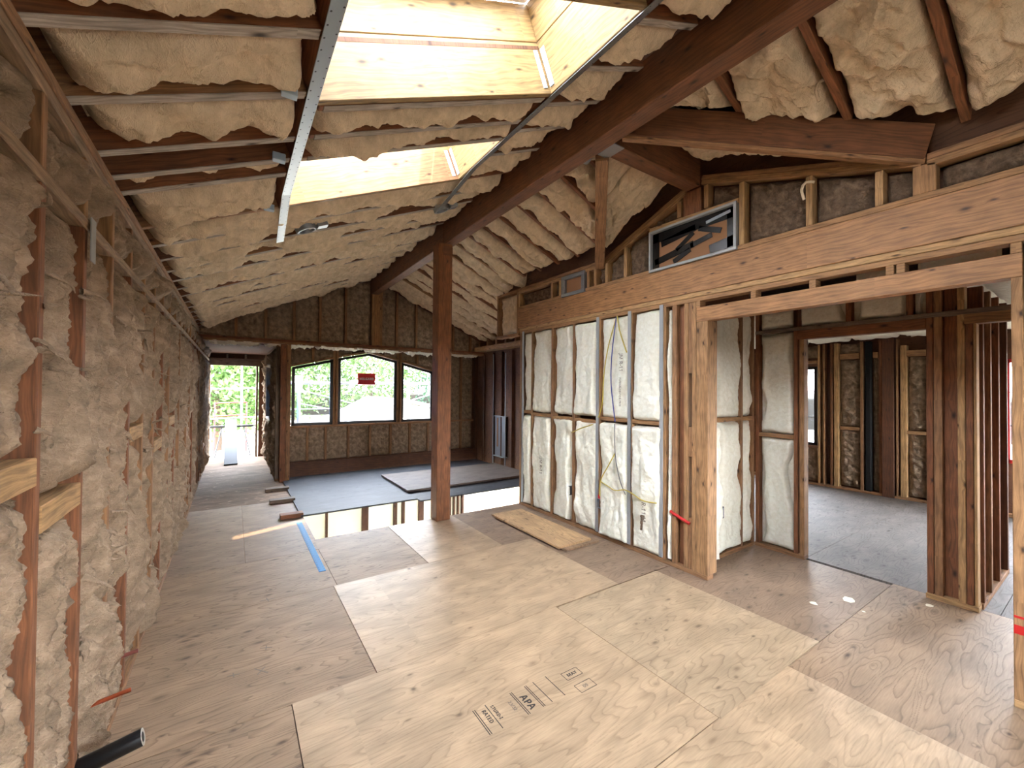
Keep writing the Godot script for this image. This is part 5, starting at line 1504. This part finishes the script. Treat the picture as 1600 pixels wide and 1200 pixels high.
func tree(label: String, at: Vector3, h: float, rad: float, leaves: int, key: String) -> void:
	var t := thing("leafy_tree", label, "tree", "", at)
	tube(t, "trunk", [Vector3(0, 0, 0), Vector3(0.1, h * 0.3, 0.05), Vector3(-0.1, h * 0.6, 0.1)], 0.16, M.bark, 9)
	var v := PackedVector3Array()
	var idx := PackedInt32Array()
	for i in leaves:
		var d := Vector3(rng.randfn(), rng.randfn() * 0.9, rng.randfn()).normalized()
		var c := Vector3(0, h * 0.62, 0) + d * rad * pow(rng.randf(), 0.35) * Vector3(1, h * 0.4 / rad, 1) * (0.8 + 0.35 * n_lump.get_noise_3d(d.x * 2.0 + at.x, d.y * 2.0, d.z * 2.0))
		var x := Vector3(rng.randfn(), rng.randfn(), rng.randfn()).normalized()
		var y := x.cross(Vector3(rng.randfn(), rng.randfn(), rng.randfn()).normalized()).normalized()
		var s := rng.randf_range(0.07, 0.15)
		var k := v.size()
		v.append(c - x * s); v.append(c + y * s * 0.55); v.append(c + x * s); v.append(c - y * s * 0.55)
		idx.append_array([k, k + 1, k + 2, k, k + 2, k + 3])
	put(t, "foliage", grid_commit(v, idx, PackedVector2Array()), M[key])

func build_outside() -> void:
	var g := structure("ground", "garden ground outside the house")
	slab(g, "terrain", [Vector3(-60, -3.2, 40), Vector3(60, -3.2, 40), Vector3(60, -3.2, -80), Vector3(-60, -3.2, -80)], Vector3(0, -0.1, 0), M.ground)
	tree("broad green tree seen through the peaked window", Vector3(6.5, -3.2, -24.5), 10.5, 4.2, 9000, "leaf")
	tree("blue-green tree behind the window on the post side", Vector3(11.5, -3.2, -23.5), 10.5, 4.0, 8000, "leaf_blue")
	tree("light green tree behind the window by the corridor", Vector3(1.6, -3.2, -23.5), 9.5, 3.6, 8000, "leaf")
	tree("green tree framed by the open corridor doorway", Vector3(-0.6, -3.2, -20.0), 9.0, 3.0, 7000, "leaf")
	tree("tall tree standing far behind the garden", Vector3(4.0, -3.2, -37.0), 13.0, 6.0, 9000, "leaf")
	tree("wide tree at the garden edge beyond the doorway", Vector3(-5.5, -3.2, -26.0), 12.0, 5.0, 8000, "leaf")
	# neighbour's house with a pale roof
	var h := thing("neighbour_house", "neighbouring low house with a pale gabled roof outside the windows", "house", "", Vector3(6.3, -3.2, -16.5))
	bx(h, "wall", Vector3(-2.9, 0, -2.0), Vector3(3.2, 3.3, 2.0), M.stucco)
	slab(h, "roof", [Vector3(-3.4, 3.3, 2.4), Vector3(-1.4, 4.35, 2.4), Vector3(-1.4, 4.35, -2.4), Vector3(-3.4, 3.3, -2.4)], Vector3(0, 0.1, 0), M.stucco)
	slab(h, "roof", [Vector3(3.6, 3.3, 2.4), Vector3(-1.4, 4.35, 2.4), Vector3(-1.4, 4.35, -2.4), Vector3(3.6, 3.3, -2.4)], Vector3(0, 0.1, 0), M.stucco)
	slab(h, "gable", [Vector3(-3.2, 3.3, 2.0), Vector3(3.3, 3.3, 2.0), Vector3(-1.4, 4.33, 2.0)], Vector3(0, 0, -0.05), M.stucco, "xy")
	# unseen block added behind the near skylights, its top parallel to the roof: keeps the sun off the floor below them
	var ch := thing("sun_blocker", "added plastered block behind the skylights keeping sun off the floor", "roof")
	slab(ch, "blocker_slab", [Vector3(0.25, 3.11, 0.2), Vector3(2.05, 3.88, 0.2), Vector3(2.05, 7.25, 0.2), Vector3(0.25, 6.65, 0.2)], Vector3(0, 0, 0.45), M.stucco, "xy")

	# scaffold outside the windows
	var s := thing("scaffold", "grey tube scaffold standing outside the gable windows", "scaffold", "", Vector3(0, -3.2, 0))
	for x in [1.17, 3.6]:
		pole(s, "standard", Vector3(x, 0, -10.0), Vector3(x, 5.05, -10.0), 0.035, M.scaffold)
	pole(s, "ledger", Vector3(0.8, 4.9, -10.0), Vector3(5.2, 4.93, -10.0), 0.035, M.scaffold)
	pole(s, "ledger", Vector3(0.8, 4.33, -10.1), Vector3(5.2, 4.33, -10.1), 0.012, M.scaffold)
	pole(s, "brace", Vector3(1.2, 4.75, -10.05), Vector3(4.2, 3.9, -10.05), 0.014, M.scaffold)
	pole(s, "brace", Vector3(1.9, 4.0, -10.08), Vector3(4.6, 4.75, -10.08), 0.014, M.scaffold)
	pole(s, "brace", Vector3(1.2, 4.45, -10.05), Vector3(2.4, 4.2, -10.05), 0.012, M.scaffold)
	bx(s, "deck_plank", Vector3(0.9, 3.98, -10.9), Vector3(2.6, 4.04, -10.2), M.weathered)
	# platform, guard frame and trestle beyond the doorway
	var p := thing("scaffold_platform", "timber scaffold platform outside the corridor doorway", "platform", "", Vector3(0, 0, 0))
	for i in 4:
		bx(p, "plank", Vector3(-1.2, -0.10, -13.2 + i * 0.45), Vector3(1.2, -0.05, -12.78 + i * 0.45), M.weathered)
	var rf := thing("guard_frame", "red tubular guard frame beyond the doorway", "scaffold", "", Vector3(0, 0, -12.6))
	for x in [-0.38, 0.28]:
		pole(rf, "upright", Vector3(x, -0.05, 0), Vector3(x, 1.22, 0), 0.016, M.scaffold_red)
	for y in [0.88, 1.20]:
		pole(rf, "rail", Vector3(-0.38, y, 0), Vector3(0.28, y + 0.02, 0), 0.014, M.scaffold_red)
	pole(rf, "rail", Vector3(-0.9, 0.8, 0.02), Vector3(1.2, 0.86, 0.02), 0.018, M.scaffold)
	pole(rf, "rail", Vector3(-0.9, 1.55, 0.02), Vector3(1.2, 1.58, 0.02), 0.016, M.scaffold)
	pole(rf, "upright", Vector3(0.18, -0.05, 0.05), Vector3(0.16, 2.6, 0.05), 0.02, M.white_vinyl)
	var sh := thing("sawhorse", "black folding sawhorse standing outside the doorway", "sawhorse", "", Vector3(0, -0.05, -12.1))
	bx(sh, "top_bar", Vector3(-0.55, 0.68, -0.03), Vector3(0.42, 0.73, 0.03), M.frame_black)
	for x in [-0.22, 0.22]:
		for z in [-0.2, 0.2]:
			pole(sh, "leg", Vector3(x, 0.68, 0), Vector3(x * 1.6, 0.0, z), 0.014, M.frame_black)
	var pk := thing("leaning_plank", "pale grey plank leaning from the corridor floor onto the sawhorse", "plank")
	lum(pk, "plank", Vector3(-0.03, 0.02, -10.25), Vector3(-0.045, 0.80, -12.15), 0.23, 0.03, M.plank_pale)
